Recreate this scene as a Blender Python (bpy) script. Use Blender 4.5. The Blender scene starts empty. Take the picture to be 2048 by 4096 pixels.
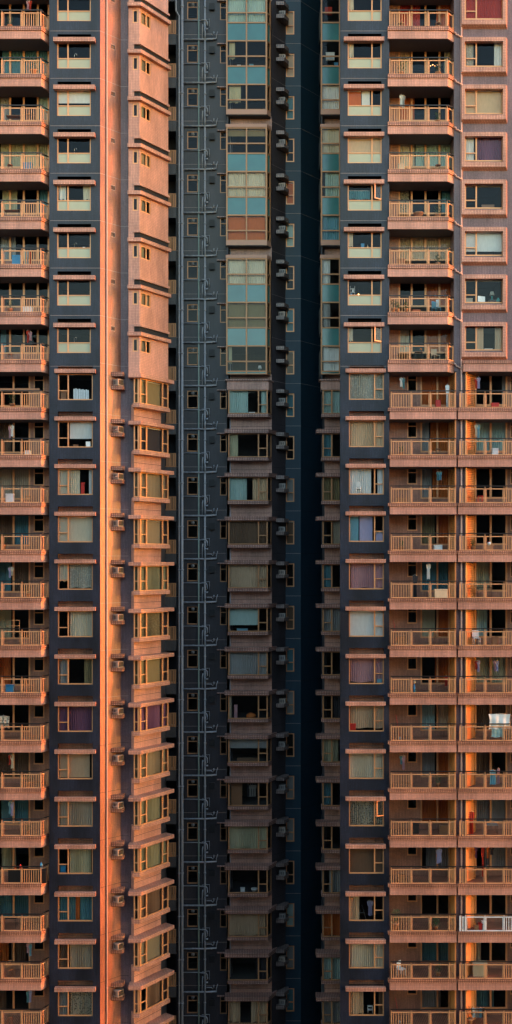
import bpy, math, random
from math import sin, cos, pi, radians, atan2, hypot
random.seed(7)
# ------------------------------------------------------------------ camera, sky, sun, exposure
F = 4110.0; D0 = 65.0; HC = 62.0; HY = 2242.0; FL = 33.5
scn = bpy.context.scene
cam_d = bpy.data.cameras.new('camera'); cam = bpy.data.objects.new('camera', cam_d)
scn.collection.objects.link(cam); scn.camera = cam
cam.location = (0, 0, HC); cam.rotation_euler = (pi/2, 0, 0)
cam_d.sensor_fit = 'VERTICAL'; cam_d.sensor_height = 36; cam_d.lens = 36*F/4096
cam_d.shift_y = (HY-2048)/4096; cam_d.clip_end = 3000; cam_d.clip_start = 0.5
scn.render.resolution_x = 512; scn.render.resolution_y = 1024
SUN_AZ = radians(2.7)      # angle in front of +X
SUN_EL = radians(3.0)
w = bpy.data.worlds.new('World'); scn.world = w; w.use_nodes = True
nt = w.node_tree; bg = nt.nodes['Background']
sky = nt.nodes.new('ShaderNodeTexSky'); sky.sky_type = 'NISHITA'; sky.sun_disc = False
sky.sun_elevation = SUN_EL; sky.sun_rotation = pi/2+SUN_AZ
sky.air_density = 1.0; sky.dust_density = 0.6; sky.ozone_density = 1.4
nt.links.new(sky.outputs[0], bg.inputs[0]); bg.inputs[1].default_value = 0.15
sd = bpy.data.lights.new('sun', 'SUN'); sd.energy = 0.38; sd.angle = radians(0.6); sd.color = (1.0, 0.17, 0.025)
so = bpy.data.objects.new('sun', sd); scn.collection.objects.link(so)
so.location = (40, 0, 120)
so.rotation_euler = (pi/2-SUN_EL, 0, pi/2-SUN_AZ)
scn.view_settings.view_transform = 'Standard'; scn.view_settings.look = 'None'
scn.view_settings.exposure = 3.65; scn.view_settings.gamma = 1
scn.render.engine = 'CYCLES'
C = scn.collection
# ------------------------------------------------------------------ materials
def newmat(name):
    m = bpy.data.materials.new(name); m.use_nodes = True
    return m, m.node_tree.nodes, m.node_tree.links, m.node_tree.nodes['Principled BSDF']
def mix(N, L, a, b, fac, mode='MIX'):
    n = N.new('ShaderNodeMix'); n.data_type = 'RGBA'; n.blend_type = mode
    for s, v in ((6, a), (7, b), (0, fac)):
        if isinstance(v, (int, float)): n.inputs[s].default_value = v
        elif isinstance(v, tuple): n.inputs[s].default_value = (*v, 1)
        else: L.new(v, n.inputs[s])
    return n.outputs[2]
def noise(N, L, vec, scale, detail=3, mapscale=None):
    if mapscale:
        mp = N.new('ShaderNodeMapping'); mp.inputs['Scale'].default_value = mapscale
        L.new(vec, mp.inputs[0]); vec = mp.outputs[0]
    n = N.new('ShaderNodeTexNoise'); n.inputs['Scale'].default_value = scale; n.inputs['Detail'].default_value = detail
    L.new(vec, n.inputs['Vector']); return n.outputs['Fac']
def ramp(N, L, f, p0, p1, c0=(0,0,0), c1=(1,1,1)):
    r = N.new('ShaderNodeValToRGB'); e = r.color_ramp.elements
    e[0].position = p0; e[1].position = p1; e[0].color = (*c0, 1); e[1].color = (*c1, 1)
    L.new(f, r.inputs[0]); return r.outputs[0]
def tile(name, col, mortar, bw=.1, bh=.05, ms=.012, rough=.4, dirt=.3, var=.25):
    m, N, L, P = newmat(name)
    uv = N.new('ShaderNodeUVMap').outputs[0]
    geo = N.new('ShaderNodeNewGeometry').outputs['Position']
    b = N.new('ShaderNodeTexBrick'); b.offset = 0; b.squash = 1
    b.inputs['Scale'].default_value = 1; b.inputs['Brick Width'].default_value = bw
    b.inputs['Row Height'].default_value = bh; b.inputs['Mortar Size'].default_value = ms
    b.inputs['Mortar Smooth'].default_value = .2
    c2 = tuple(c*(1-var) for c in col)
    b.inputs['Color1'].default_value = (*col, 1); b.inputs['Color2'].default_value = (*c2, 1)
    b.inputs['Mortar'].default_value = (*mortar, 1); L.new(uv, b.inputs['Vector'])
    n1 = noise(N, L, geo, .9, 5, (1, 1, .35)); n2 = noise(N, L, geo, 5, 4, (3, 3, .25))
    d1 = ramp(N, L, n1, .36, .64, (1-dirt,)*3, (1.06,)*3); d2 = ramp(N, L, n2, .4, .62, (1-dirt*.55,)*3, (1.04,)*3)
    c = mix(N, L, b.outputs['Color'], d1, 1.0, 'MULTIPLY'); c = mix(N, L, c, d2, 1.0, 'MULTIPLY')
    L.new(c, P.inputs['Base Color']); P.inputs['Roughness'].default_value = rough
    bp = N.new('ShaderNodeBump'); bp.inputs['Strength'].default_value = .4; bp.inputs['Distance'].default_value = .004
    inv = N.new('ShaderNodeMath'); inv.operation = 'SUBTRACT'; inv.inputs[0].default_value = 1
    L.new(b.outputs['Fac'], inv.inputs[1]); L.new(inv.outputs[0], bp.inputs['Height']); L.new(bp.outputs[0], P.inputs['Normal'])
    return m
def plain(name, col, rough=.5, metal=0.0, var=.15, sc=6, spec=.5, stretch=None):
    m, N, L, P = newmat(name)
    geo = N.new('ShaderNodeNewGeometry').outputs['Position']
    n = noise(N, L, geo, sc, 4, stretch)
    c = mix(N, L, tuple(x*(1-var) for x in col), tuple(min(1, x*(1+var)) for x in col), n)
    L.new(c, P.inputs['Base Color']); P.inputs['Roughness'].default_value = rough
    P.inputs['Metallic'].default_value = metal; P.inputs['Specular IOR Level'].default_value = spec
    return m
def fabric(name, col, pattern=None):
    m, N, L, P = newmat(name)
    geo = N.new('ShaderNodeNewGeometry').outputs['Position']
    n = noise(N, L, geo, 9, 4, (1, 1, .3))
    c = mix(N, L, tuple(x*.75 for x in col), col, n)
    if pattern:
        v = N.new('ShaderNodeTexVoronoi'); v.inputs['Scale'].default_value = 9; L.new(geo, v.inputs['Vector'])
        f = ramp(N, L, v.outputs['Distance'], .25, .45)
        c = mix(N, L, c, pattern, f)
    L.new(c, P.inputs['Base Color']); P.inputs['Roughness'].default_value = .9
    P.inputs['Specular IOR Level'].default_value = .1
    return m
def glassmat(name, tint=(1, 1, 1), refl=1.0, rough=.02):
    m, N, L, P = newmat(name); N.remove(P)
    out = N['Material Output']
    t = N.new('ShaderNodeBsdfTransparent'); t.inputs[0].default_value = (*tint, 1)
    g = N.new('ShaderNodeBsdfGlossy'); g.inputs['Roughness'].default_value = rough
    geo = N.new('ShaderNodeNewGeometry').outputs['Position']
    bp = N.new('ShaderNodeBump'); bp.inputs['Strength'].default_value = .06; bp.inputs['Distance'].default_value = .1
    L.new(noise(N, L, geo, 1.3, 2), bp.inputs['Height']); L.new(bp.outputs[0], g.inputs['Normal'])
    fr = N.new('ShaderNodeFresnel'); fr.inputs[0].default_value = 1.5
    ml = N.new('ShaderNodeMath'); ml.operation = 'MULTIPLY'; ml.inputs[1].default_value = refl
    L.new(fr.outputs[0], ml.inputs[0])
    mx = N.new('ShaderNodeMixShader'); L.new(ml.outputs[0], mx.inputs[0]); L.new(t.outputs[0], mx.inputs[1]); L.new(g.outputs[0], mx.inputs[2])
    L.new(mx.outputs[0], out.inputs[0]); return m
def emit(name, col, s):
    m, N, L, P = newmat(name); P.inputs['Base Color'].default_value = (*col, 1)
    P.inputs['Emission Color'].default_value = (*col, 1); P.inputs['Emission Strength'].default_value = s; return m
M = {}
M['pink'] = tile('pink_mosaic', (.70, .325, .225), (.36, .16, .11), .10, .10, .009, dirt=.25, var=.15)
M['band'] = tile('pink_band_tile', (.74, .33, .20), (.13, .035, .015), .115, .105, .019, dirt=.35)
M['bandl'] = tile('salmon_surround_tile', (.78, .39, .27), (.32, .11, .06), .10, .10, .014, dirt=.25)
M['grey'] = tile('slate_mosaic', (.034, .040, .063), (.012, .012, .026), .10, .05, .010, dirt=.6, var=.4)
M['coral'] = tile('sun_tinted_mosaic', (.47, .19, .115), (.28, .07, .03), .10, .05, .010, dirt=.4)  # chamfer wall tile with the low sun's orange put into its colour
M['mauve'] = tile('mauve_mosaic', (.24, .155, .165), (.09, .05, .055), .10, .05, .008)
M['balc'] = tile('balcony_wall_mosaic', (.52, .235, .145), (.2, .1, .07), .10, .05, .008)
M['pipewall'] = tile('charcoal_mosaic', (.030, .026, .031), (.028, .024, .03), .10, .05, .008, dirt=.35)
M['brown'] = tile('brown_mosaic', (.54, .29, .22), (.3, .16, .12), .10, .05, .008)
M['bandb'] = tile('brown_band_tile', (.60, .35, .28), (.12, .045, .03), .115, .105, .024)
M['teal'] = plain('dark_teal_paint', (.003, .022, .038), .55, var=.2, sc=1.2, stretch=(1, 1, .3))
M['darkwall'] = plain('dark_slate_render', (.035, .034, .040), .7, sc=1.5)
M['slabgrey'] = tile('grey_slab_mosaic', (.10, .09, .09), (.05, .045, .045))
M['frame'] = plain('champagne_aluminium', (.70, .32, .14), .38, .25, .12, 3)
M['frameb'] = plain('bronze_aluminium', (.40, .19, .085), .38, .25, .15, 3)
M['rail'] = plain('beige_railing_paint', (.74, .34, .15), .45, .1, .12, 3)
M['white'] = plain('white_railing_paint', (.82, .78, .74), .4, 0, .08)
M['dark'] = plain('dark_handrail_paint', (.016, .011, .010), .4)
M['joint'] = plain('pale_joint_sealant', (.28, .22, .20), .8)
M['jointd'] = plain('dark_joint_sealant', (.02, .017, .017), .8)
M['pipe'] = plain('grey_pipe_paint', (.26, .26, .28), .5, .1, .3, 4)
M['pipep'] = plain('pink_pipe_paint', (.62, .36, .27), .5, 0, .15, 4)
M['pipeg'] = plain('greenish_pipe_paint', (.17, .22, .19), .5, 0, .25, 4)
M['black'] = plain('black_vent_metal', (.003, .003, .004), .6)
M['acw'] = plain('aged_sunlit_casing', (.42, .29, .21), .5, 0, .15, 7)  # aged casing; the orange light it catches is put into the colour
M['acg'] = plain('dark_grille', (.012, .012, .014), .6)
M['glass'] = glassmat('window_glass', (.95, .95, .94), .55)
M['railglass'] = glassmat('railing_glass', (.95, .96, .96), .22)
M['frost'] = plain('frosted_pane', (.40, .38, .25), .25, 0, .08, 2, .6)
M['spandrel'] = plain('teal_spandrel_glass', (.036, .145, .14), .15, 0, .35, .7, .8)
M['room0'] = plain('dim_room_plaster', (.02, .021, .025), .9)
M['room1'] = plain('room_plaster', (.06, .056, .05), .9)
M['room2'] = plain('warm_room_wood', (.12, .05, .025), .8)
M['slotd'] = plain('slot_shade_black', (.012, .012, .014), .9)  # near-black colour stands in for the shade inside the slots
M['render0'] = plain('blue_grey_render', (.05, .058, .075), .85)
M['soff'] = plain('shaded_grey_soffit', (.10, .085, .085), .8)  # grey underside with the deep balcony shade put into its colour
M['fan'] = plain('fan_grey', (.13, .13, .13), .5)
M['acw2'] = plain('dirty_grey_casing', (.22, .19, .17), .6, 0, .3, 7); M['acw3'] = plain('brown_grey_casing', (.30, .23, .18), .6, 0, .3, 7)
M['roof'] = plain('roof_concrete', (.3, .29, .28), .9)
M['asphalt'] = plain('asphalt', (.04, .042, .048), .9, sc=.3)
FAB = {'cream': (.68, .60, .45), 'white': (.78, .77, .73), 'beige': (.56, .40, .26), 'green-cream': (.50, .46, .30),
       'purple': (.20, .09, .15), 'teal': (.10, .24, .28), 'orange': (.55, .16, .04), 'pink': (.48, .27, .29), 'red': (.45, .05, .03),
       'lilac': (.42, .40, .58), 'blue': (.16, .36, .45), 'grey': (.34, .33, .31), 'brown': (.18, .11, .07), 'olive': (.26, .20, .10),
       'pale teal': (.42, .55, .50), 'dark': (.05, .045, .05), 'rust': (.58, .15, .04), 'tan': (.30, .23, .14), 'moss': (.24, .23, .14), 'khaki': (.22, .19, .13), 'grey-beige': (.46, .37, .27), 'sand': (.68, .48, .30)}
for k_, v_ in FAB.items(): v_ = tuple(min(.85, q*1.05) for q in v_); M['f_'+k_] = fabric(k_.replace('-', '_').replace(' ', '_')+'_cloth', v_)
M['f_lace'] = fabric('lace_cloth', (.62, .58, .48), (.38, .36, .30)); M['f_patterned'] = fabric('patterned_cloth', (.10, .08, .06), (.38, .34, .26))
M['f_net'] = fabric('net_cloth', (.26, .22, .12), (.17, .13, .07))
M['leaf'] = plain('plant_leaf', (.06, .11, .035), .6, sc=20, var=.5); M['terracotta'] = plain('terracotta', (.45, .20, .10), .8)
M['wood'] = plain('brown_wood', (.28, .13, .06), .5, stretch=(1, 1, 8)); M['redp'] = plain('red_plastic', (.55, .03, .02), .4)
M['bluep'] = plain('blue_plastic', (.03, .22, .42), .4); M['chrome'] = plain('tap_chrome', (.75, .75, .75), .2, .9)
M['whitep'] = plain('white_plastic', (.78, .78, .75), .4); M['skinp'] = plain('rack_metal', (.6, .58, .55), .3, .7)
M['silver'] = plain('silver_foil', (.75, .77, .80), .3, .4, .2, 10); M['screen'] = plain('screen_black', (.01, .01, .012), .15)
M['tealp'] = plain('teal_ceramic', (.05, .3, .28), .25); M['orangep'] = plain('orange_plastic', (.6, .12, .02), .5)
M['bulb'] = emit('warm_bulb', (1, .42, .12), 1.2); M['bulbdim'] = emit('dim_warm_lamp', (1, .42, .16), 3)
# ------------------------------------------------------------------ mesh helpers
def X(px, r): return (px-1024)*D0*r/F
def dzr(py, r, k=0): return (HY-py)*D0*r/F-(FL-3*k)
def zrow(k): return HC+FL-3*k
class Plane:
    def __init__(s, pa, ra, pb, rb):
        s.set(X(pa, ra), D0*ra, X(pb, rb), D0*rb)
    def set(s, ax, ay, bx, by):
        s.ax, s.ay = ax, ay; s.L = hypot(bx-ax, by-ay); s.dx, s.dy = (bx-ax)/s.L, (by-ay)/s.L
        s.ix, s.iy = -s.dy, s.dx          # inward (away from camera)
        s.ang = atan2(s.dy, s.dx); return s
    def off(s, d):
        p = Plane.__new__(Plane); return p.set(s.ax+s.ix*d, s.ay+s.iy*d, s.ax+s.ix*d+s.dx*s.L, s.ay+s.iy*d+s.dy*s.L)
    def u(s, px):
        t = (px-1024)/F; return (t*s.ay-s.ax)/(s.dx-t*s.dy)
    def z(s, py, px, k=0):
        return (HY-py)*(s.ay+s.u(px)*s.dy)/F-(FL-3*k)
    def T(s, u, d): return (s.ax+s.dx*u+s.ix*d, s.ay+s.dy*u+s.iy*d-D0)
class MB:
    def __init__(s): s.v = []; s.f = []
    def box(s, P, u0, u1, d0, d1, z0, z1):
        c = [(u0, d0), (u1, d0), (u1, d1), (u0, d1)]
        if P: c = [P.T(*q) for q in c]
        s.prism(c, z0, z1)
    def prism(s, poly, z0, z1, top=None):
        n = len(poly); b = len(s.v); top = top or poly
        s.v += [(x, y, z0) for x, y in poly]+[(x, y, z1) for x, y in top]
        for i in range(n):
            j = (i+1) % n; s.f.append((b+i, b+j, b+n+j, b+n+i))
        s.f.append(tuple(b+n+i for i in range(n))); s.f.append(tuple(b+i for i in reversed(range(n))))
    def quad(s, pts): b = len(s.v); s.v += pts; s.f.append(tuple(range(b, b+len(pts))))
    def room(s, poly, z0, z1, nopen=1):
        """inside faces of a prism whose first nopen edges stay open"""
        n = len(poly)
        for i in range(nopen, n):
            a = poly[i]; c = poly[(i+1) % n]
            s.quad([(c[0], c[1], z0), (a[0], a[1], z0), (a[0], a[1], z1), (c[0], c[1], z1)])
        s.quad([(x, y, z0) for x, y in poly]); s.quad([(x, y, z1) for x, y in reversed(poly)])
    def tube(s, pts, r, n=8, cap=True):
        from mathutils import Vector
        pts = [Vector(p) for p in pts]; rings = []
        for i, p in enumerate(pts):
            if i == 0: t = pts[1]-p
            elif i == len(pts)-1: t = p-pts[-2]
            else: t = (pts[i+1]-p).normalized()+(p-pts[i-1]).normalized()
            t.normalize(); a = Vector((0, 0, 1)) if abs(t.z) < .9 else Vector((1, 0, 0))
            e1 = t.cross(a).normalized(); e2 = t.cross(e1)
            b = len(s.v); rr = r[i] if isinstance(r, (list, tuple)) else r
            s.v += [tuple(p+rr*(cos(2*pi*q/n)*e1+sin(2*pi*q/n)*e2)) for q in range(n)]; rings.append(b)
        for a, b in zip(rings, rings[1:]):
            for q in range(n):
                s.f.append((a+q, a+(q+1) % n, b+(q+1) % n, b+q))
        if cap: s.f.append(tuple(rings[0]+q for q in reversed(range(n)))); s.f.append(tuple(rings[-1]+q for q in range(n)))
    def wall(s, P, u0, u1, z0, z1, holes, th=.25):
        us = sorted({u0, u1} | {h[i] for h in holes for i in (0, 1) if u0 < h[i] < u1})
        for a, b in zip(us, us[1:]):
            if b-a < 1e-4: continue
            m = (a+b)/2; z = z0
            for h in sorted((h for h in holes if h[0] < m < h[1]), key=lambda h: h[2]):
                if h[2] > z: s.box(P, a, b, 0, th, z, h[2])
                z = max(z, h[3])
            if z < z1: s.box(P, a, b, 0, th, z, z1)
    def mesh(s, name, mat, smooth=False, origin=(0, 0, 0)):
        me = bpy.data.meshes.new(name)
        me.from_pydata([(x-origin[0], y-origin[1], z-origin[2]) for x, y, z in s.v], [], s.f)
        me.update(); uvl = me.uv_layers.new(name='UVMap'); co = me.vertices
        for p in me.polygons:
            nx, ny, nz = p.normal
            for li in p.loop_indices:
                x, y, z = co[me.loops[li].vertex_index].co
                if abs(nz) > .8: uvl.data[li].uv = (x, y)
                else:
                    h = hypot(nx, ny) or 1; uvl.data[li].uv = ((-ny*x+nx*y)/h, z)
            p.use_smooth = smooth
        me.materials.append(M[mat] if isinstance(mat, str) else mat)
        return me
def obj(name, me, parent=None, loc=(0, 0, 0)):
    o = bpy.data.objects.new(name, me); C.objects.link(o); o.location = loc
    if parent: o.parent = parent
    return o
def tag(o, label, cat, group=None):
    o['label'] = label; o['category'] = cat
    if group: o['group'] = group
    return o
def empty(name, label, cat, loc=(0, 0, 0), group=None, rz=0):
    o = bpy.data.objects.new(name, None); C.objects.link(o); o.location = loc; o.rotation_euler.z = rz
    o.empty_display_size = .3
    return tag(o, label, cat, group)
def inst(tree, parent, loc=(0, 0, 0)):
    """place a (name, mesh, [children]) tree; meshes are shared between the copies"""
    o = obj(tree[0], tree[1], parent, loc)
    for ch in tree[2]: inst(ch, o)
    return o
def row(tree, tower, k):
    o = inst(tree, tower, (0, D0, zrow(k))); placed[tree[1].name] = o; return o
def offset(path, d):
    """offset an open polyline; positive d moves towards the camera side"""
    out = []
    n = len(path)
    for i, p in enumerate(path):
        ns = []
        for a, b in ((i-1, i), (i, i+1)):
            if a >= 0 and b < n:
                dx, dy = path[b][0]-path[a][0], path[b][1]-path[a][1]; l = hypot(dx, dy); ns.append((dy/l, -dx/l))
        if len(ns) == 1: out.append((p[0]+ns[0][0]*d, p[1]+ns[0][1]*d))
        else:
            mx_, my_ = ns[0][0]+ns[1][0], ns[0][1]+ns[1][1]; l2 = (mx_*mx_+my_*my_)/2
            out.append((p[0]+mx_*d/l2, p[1]+my_*d/l2))
    return out
def pt(px, r): return (X(px, r), D0*r-D0)
def strip(path, outd, ind): return offset(path, outd)+list(reversed(offset(path, -ind)))
# ------------------------------------------------------------------ element builders (return trees)
def window(P, px0, px1, py0, py1, k, vs=(), hs=(), fw=.068, frost=None, d=.07, mat='frame', name='window', fd=.07, u0z=None):
    """framed window: vs = mullion px, hs = (px a, px b, py) transoms, frost = (py) below which panes are frosted"""
    u0, u1 = P.u(px0), P.u(px1); z1, z0 = P.z(py0, px0, k), P.z(py1, px0, k)
    mb = MB(); b = lambda a, c, e, f, x=0: mb.box(P, a, c, d-x, d+fd, e, f)
    b(u0, u0+fw, z0, z1); b(u1-fw, u1, z0, z1); b(u0+fw, u1-fw, z0, z0+fw, .01); b(u0+fw, u1-fw, z1-fw, z1)
    for v in vs: u = P.u(v); b(u-fw*.55, u+fw*.55, z0+fw, z1-fw, .012)
    for (a, c, y) in hs:
        za = P.z(y, px0, k); b(max(P.u(a), u0+fw), min(P.u(c), u1-fw), za-fw*.4, za+fw*.4, .006)
    g = MB(); dg = d+fd*.5
    def q(m, a, c, e, f): m.quad([(*P.T(a, dg), e), (*P.T(c, dg), e), (*P.T(c, dg), f), (*P.T(a, dg), f)])
    ch = []
    if frost is not None:
        zf = P.z(frost, px0, k); q(g, u0+.02, u1-.02, zf, z1-.02)
        fm = MB(); fm.box(P, u0+.03, u1-.03, dg, dg+.02, z0+.03, zf); ch.append(('frosted_pane', fm.mesh('frosted_pane', 'frost'), []))
    else: q(g, u0+.02, u1-.02, z0+.02, z1-.02)
    ch.append(('pane', g.mesh('pane', 'glass'), []))
    me = mb.mesh(name, mat); hole_mesh[(u0, u1, z0, z1)] = me.name
    return (name, me, ch), (u0, u1, z0, z1)
room_cache = {}; placed = {}; hole_mesh = {}
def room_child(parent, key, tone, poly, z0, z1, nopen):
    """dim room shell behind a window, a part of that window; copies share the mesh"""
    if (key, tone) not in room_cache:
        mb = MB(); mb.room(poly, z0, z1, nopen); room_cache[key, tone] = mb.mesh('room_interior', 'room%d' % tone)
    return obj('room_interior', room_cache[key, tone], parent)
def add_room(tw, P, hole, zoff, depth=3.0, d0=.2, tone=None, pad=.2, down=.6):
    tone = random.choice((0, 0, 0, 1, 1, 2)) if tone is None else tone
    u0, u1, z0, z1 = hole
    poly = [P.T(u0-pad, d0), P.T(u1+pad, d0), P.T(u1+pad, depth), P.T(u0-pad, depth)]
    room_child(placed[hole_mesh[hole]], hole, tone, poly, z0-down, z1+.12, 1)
ORD = ['topmost', 'second', 'third', 'fourth', 'fifth', 'sixth', 'seventh', 'eighth', 'ninth', 'tenth', 'eleventh', 'twelfth', 'thirteenth',
       'fourteenth', 'fifteenth', 'sixteenth', 'seventeenth', 'eighteenth', 'nineteenth', 'twentieth', 'twenty-first', 'twenty-second', 'twenty-third', 'twenty-fourth']
def curtain(P, u0, u1, z0, z1, zoff, col, label, d=.3, folds=None, group='curtains drawn in the windows', blind=False, gather=0, cat=None):
    mb = MB(); W = u1-u0; ph = random.random()*6
    if blind:
        mb.box(P, u0, u1, d, d+.012, z0, z1); mb.box(P, u0, u1, d-.012, d+.024, z0-.03, z0)
        name = 'roller_blind'
        r = MB(); pa = P.T(u0, d+.02); pb = P.T(u1, d+.02); r.tube([(*pa, z1-.03), (*pb, z1-.03)], .035, 8)
    else:
        name = 'curtain'; nf = folds or max(3, int(W/.13)); nx = nf*6; nz = 7
        for j in range(nz+1):
            for i in range(nx+1):
                t = i/nx; q = j/nz; a = .035+.02*sin(t*9+ph)
                wv = a*sin(2*pi*nf*t+1.3*sin(t*7+ph)+.5*sin(q*3+ph))*(.55+.45*(1-q))
                uu = u0+W*t
                if gather: uu = u0+W*(t if gather > 0 else 1-(1-t))*1.0; s_ = 1-.35*math.exp(-((q-.35)/.25)**2); uu = (u0+W*t*s_) if gather > 0 else (u1-W*(1-t)*s_)
                zz = z0+(z1-z0)*q+(.03*sin(t*11+ph) if j == 0 else 0)
                x, y = P.T(uu, d+wv); mb.v.append((x, y, zz))
        for j in range(nz):
            for i in range(nx):
                b = j*(nx+1)+i; mb.f.append((b, b+1, b+nx+2, b+nx+1))
        r = MB(); pa = P.T(u0, d); pb = P.T(u1, d); r.tube([(*pa, z1+.02), (*pb, z1+.02)], .012, 6)
    c = P.T((u0+u1)/2, d); org = (c[0], c[1], z0)
    o = obj(name, mb.mesh(name, 'f_'+col, not blind, org), None, (c[0], c[1]+D0, z0+zoff))
    tag(o, label, cat or ('blind' if blind else 'curtain'), group)
    nm = 'blind_tube' if blind else 'curtain_rod'
    obj(nm, r.mesh(nm, 'whitep', True, org), o)
    return o
def railing(segs, k, ztop, zbot, mat='rail'):
    """segs: (Plane, kind, px0, px1) measured on the railing line; returns trees"""
    mb = MB(); gl = MB(); hr = MB()
    for (P, kind, a, b) in segs:
        u0, u1 = P.u(a), P.u(b)
        if kind == 'post': q_ = (u1-u0)*.2; mb.box(P, u0+q_, u1-q_, -.015, .07, zbot, ztop); continue
        mb.box(P, u0, u1, .0, .05, ztop-.06, ztop-.005); mb.box(P, u0, u1, .005, .05, zbot, zbot+.05)
        if kind == 'bars':
            n = max(2, round((u1-u0)/.155)); s = (u1-u0)/n
            for i in range(n): mb.box(P, u0+s*(i+.5)-.018, u0+s*(i+.5)+.018, .01, .045, zbot+.05, ztop-.07)
        if kind == 'glass':
            mb.box(P, u0, u0+.025, .01, .05, zbot+.05, ztop-.07); mb.box(P, u1-.025, u1, .01, .05, zbot+.05, ztop-.07)
            gl.quad([(*P.T(u0, .03), zbot), (*P.T(u1, .03), zbot), (*P.T(u1, .03), ztop-.03), (*P.T(u0, .03), ztop-.03)])
    for P, _, a, b in segs:
        u0, u1 = P.u(a), P.u(b)
        hr.box(P, u0-.02, u1+.02, -.01, .05, ztop+.12, ztop+.18)
        if _ == 'post': mb.box(P, (u0+u1)/2-.015, (u0+u1)/2+.015, .01, .04, ztop, ztop+.12)
    ch = [('handrail', hr.mesh('handrail', 'dark'), [])]
    if gl.f: ch.append(('glass_panel', gl.mesh('glass_panel', 'railglass'), []))
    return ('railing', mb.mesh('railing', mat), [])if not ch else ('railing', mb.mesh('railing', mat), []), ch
def hood(P, px0, px1, py0, py1, k, proj=.3, mat='bandl', name='window_hood'):
    Q = P.off(-proj); mb = MB(); u0, u1 = Q.u(px0), Q.u(px1); z1, z0 = Q.z(py0, px0, k), Q.z(py1, px0, k)
    mb.box(Q, u0, u1, 0, proj+.02, z0, z1)
    return (name, mb.mesh(name, mat), [])
ZT, ZB = 104.5, 0.0      # tower top and foot
def segwall(name, tower, P, px0, px1, holes, mat, th=.25, zb=ZB, zt=ZT, u0=None, u1=None):
    mb = MB(); mb.wall(P, P.u(px0) if u0 is None else u0, P.u(px1) if u1 is None else u1, zb, zt, holes, th)
    return obj(name, mb.mesh(name, mat), tower, (0, D0, 0))
def rh(h, k): return (h[0], h[1], h[2]+zrow(k), h[3]+zrow(k))
# ------------------------------------------------------------------ ground
g = MB(); g.quad([(-1500, -1500, 0), (1500, -1500, 0), (1500, 1500, 0), (-1500, 1500, 0)])
go = obj('ground', g.mesh('ground', 'asphalt')); go['kind'] = 'structure'
# ------------------------------------------------------------------ unseen block added behind the viewpoint to shade the lower floors and recess
T0 = empty('apartment_tower', 'unseen apartment tower added behind the viewpoint to shade the lower floors, blue grey render with rows of windows', 'apartment tower', (0, 0, 0))
mb = MB(); mb.wall(Plane.__new__(Plane).set(75, -6, -75, -6), 0, 150, 0, 87, [(6+6*i, 9+6*i, 4+3*j, 5.6+3*j) for i in range(24) for j in range(27)], .3)
mb.box(None, -75, 75, -6.3-65-16, -6.3-65-.6, 0, 87)
obj('wall', mb.mesh('wall', 'render0'), T0, (0, D0, 0))
# ================================================================== LEFT TOWER
T1 = empty('apartment_tower', 'left tower of pink and slate mosaic with a sunlit orange edge and angled bays', 'apartment tower', (0, 0, 0))
PG = Plane(-150, 1.0, 401, 1.0)
holes = []; joint = MB(); jointd = MB(); slots = 'balc'; slotsd = 'slotd'
wA, hA = window(PG, 228, 363, 168, 273.4, 0, vs=(271,), hs=((228, 363, 232),), frost=232)
wB, hB = window(PG, 231, 371, 1494.6, 1600, 7, vs=(272,), hs=((228, 271, 1562),))
hdA = hood(PG, 213, 379, 147.8, 164.2, 0); hdB = hood(PG, 217, 381, 1475.5, 1490.5, 7)
sA = (PG.u(230), PG.u(364), PG.z(164, 230, 0), PG.z(137, 230, 0)); sB = (PG.u(231), PG.u(371), PG.z(1490, 230, 7), PG.z(1456.5, 230, 7))
sB7 = (PG.u(231), PG.u(371), PG.z(1490, 230, 7), PG.z(1463, 230, 7))
def slotbox(mat, P, s, k, dp=.45, tower=None, name='slot_recess'):
    key = (name, mat, s)
    if key not in room_cache:
        poly = [P.T(s[0], .0), P.T(s[1], .0), P.T(s[1], dp), P.T(s[0], dp)]; mb = MB(); mb.room(poly, s[2], s[3]); room_cache[key] = mb.mesh(name, mat)
    obj(name, room_cache[key], tower or T1, (0, D0, zrow(k)))
for k in range(-1, 22):
    A = k < 7; h = hA if A else hB; s = sA if A else (sB7 if k == 7 else sB)
    holes += [rh(h, k), rh(s, k)]
    row(wA if A else wB, T1, k); row(hdA if A else hdB, T1, k)
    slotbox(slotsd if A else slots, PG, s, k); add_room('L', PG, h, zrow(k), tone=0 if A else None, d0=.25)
    z = zrow(k) if A else zrow(k)-.21
    (joint if k < 8 else jointd).box(PG, PG.u(201), PG.u(401), -.004, .01, z-.012, z+.012)
segwall('wall', T1, PG, 197, 401, holes, 'grey')
side = Plane.__new__(Plane).set(X(197, 1), D0*1.024, X(197, 1), D0*1.0); mbs = MB(); mbs.box(None, X(197, 1), X(197, 1)+.2, .25, 1.5, 0, ZT)
obj('wall', mbs.mesh('wall', 'mauve'), T1, (0, D0, 0))
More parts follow.
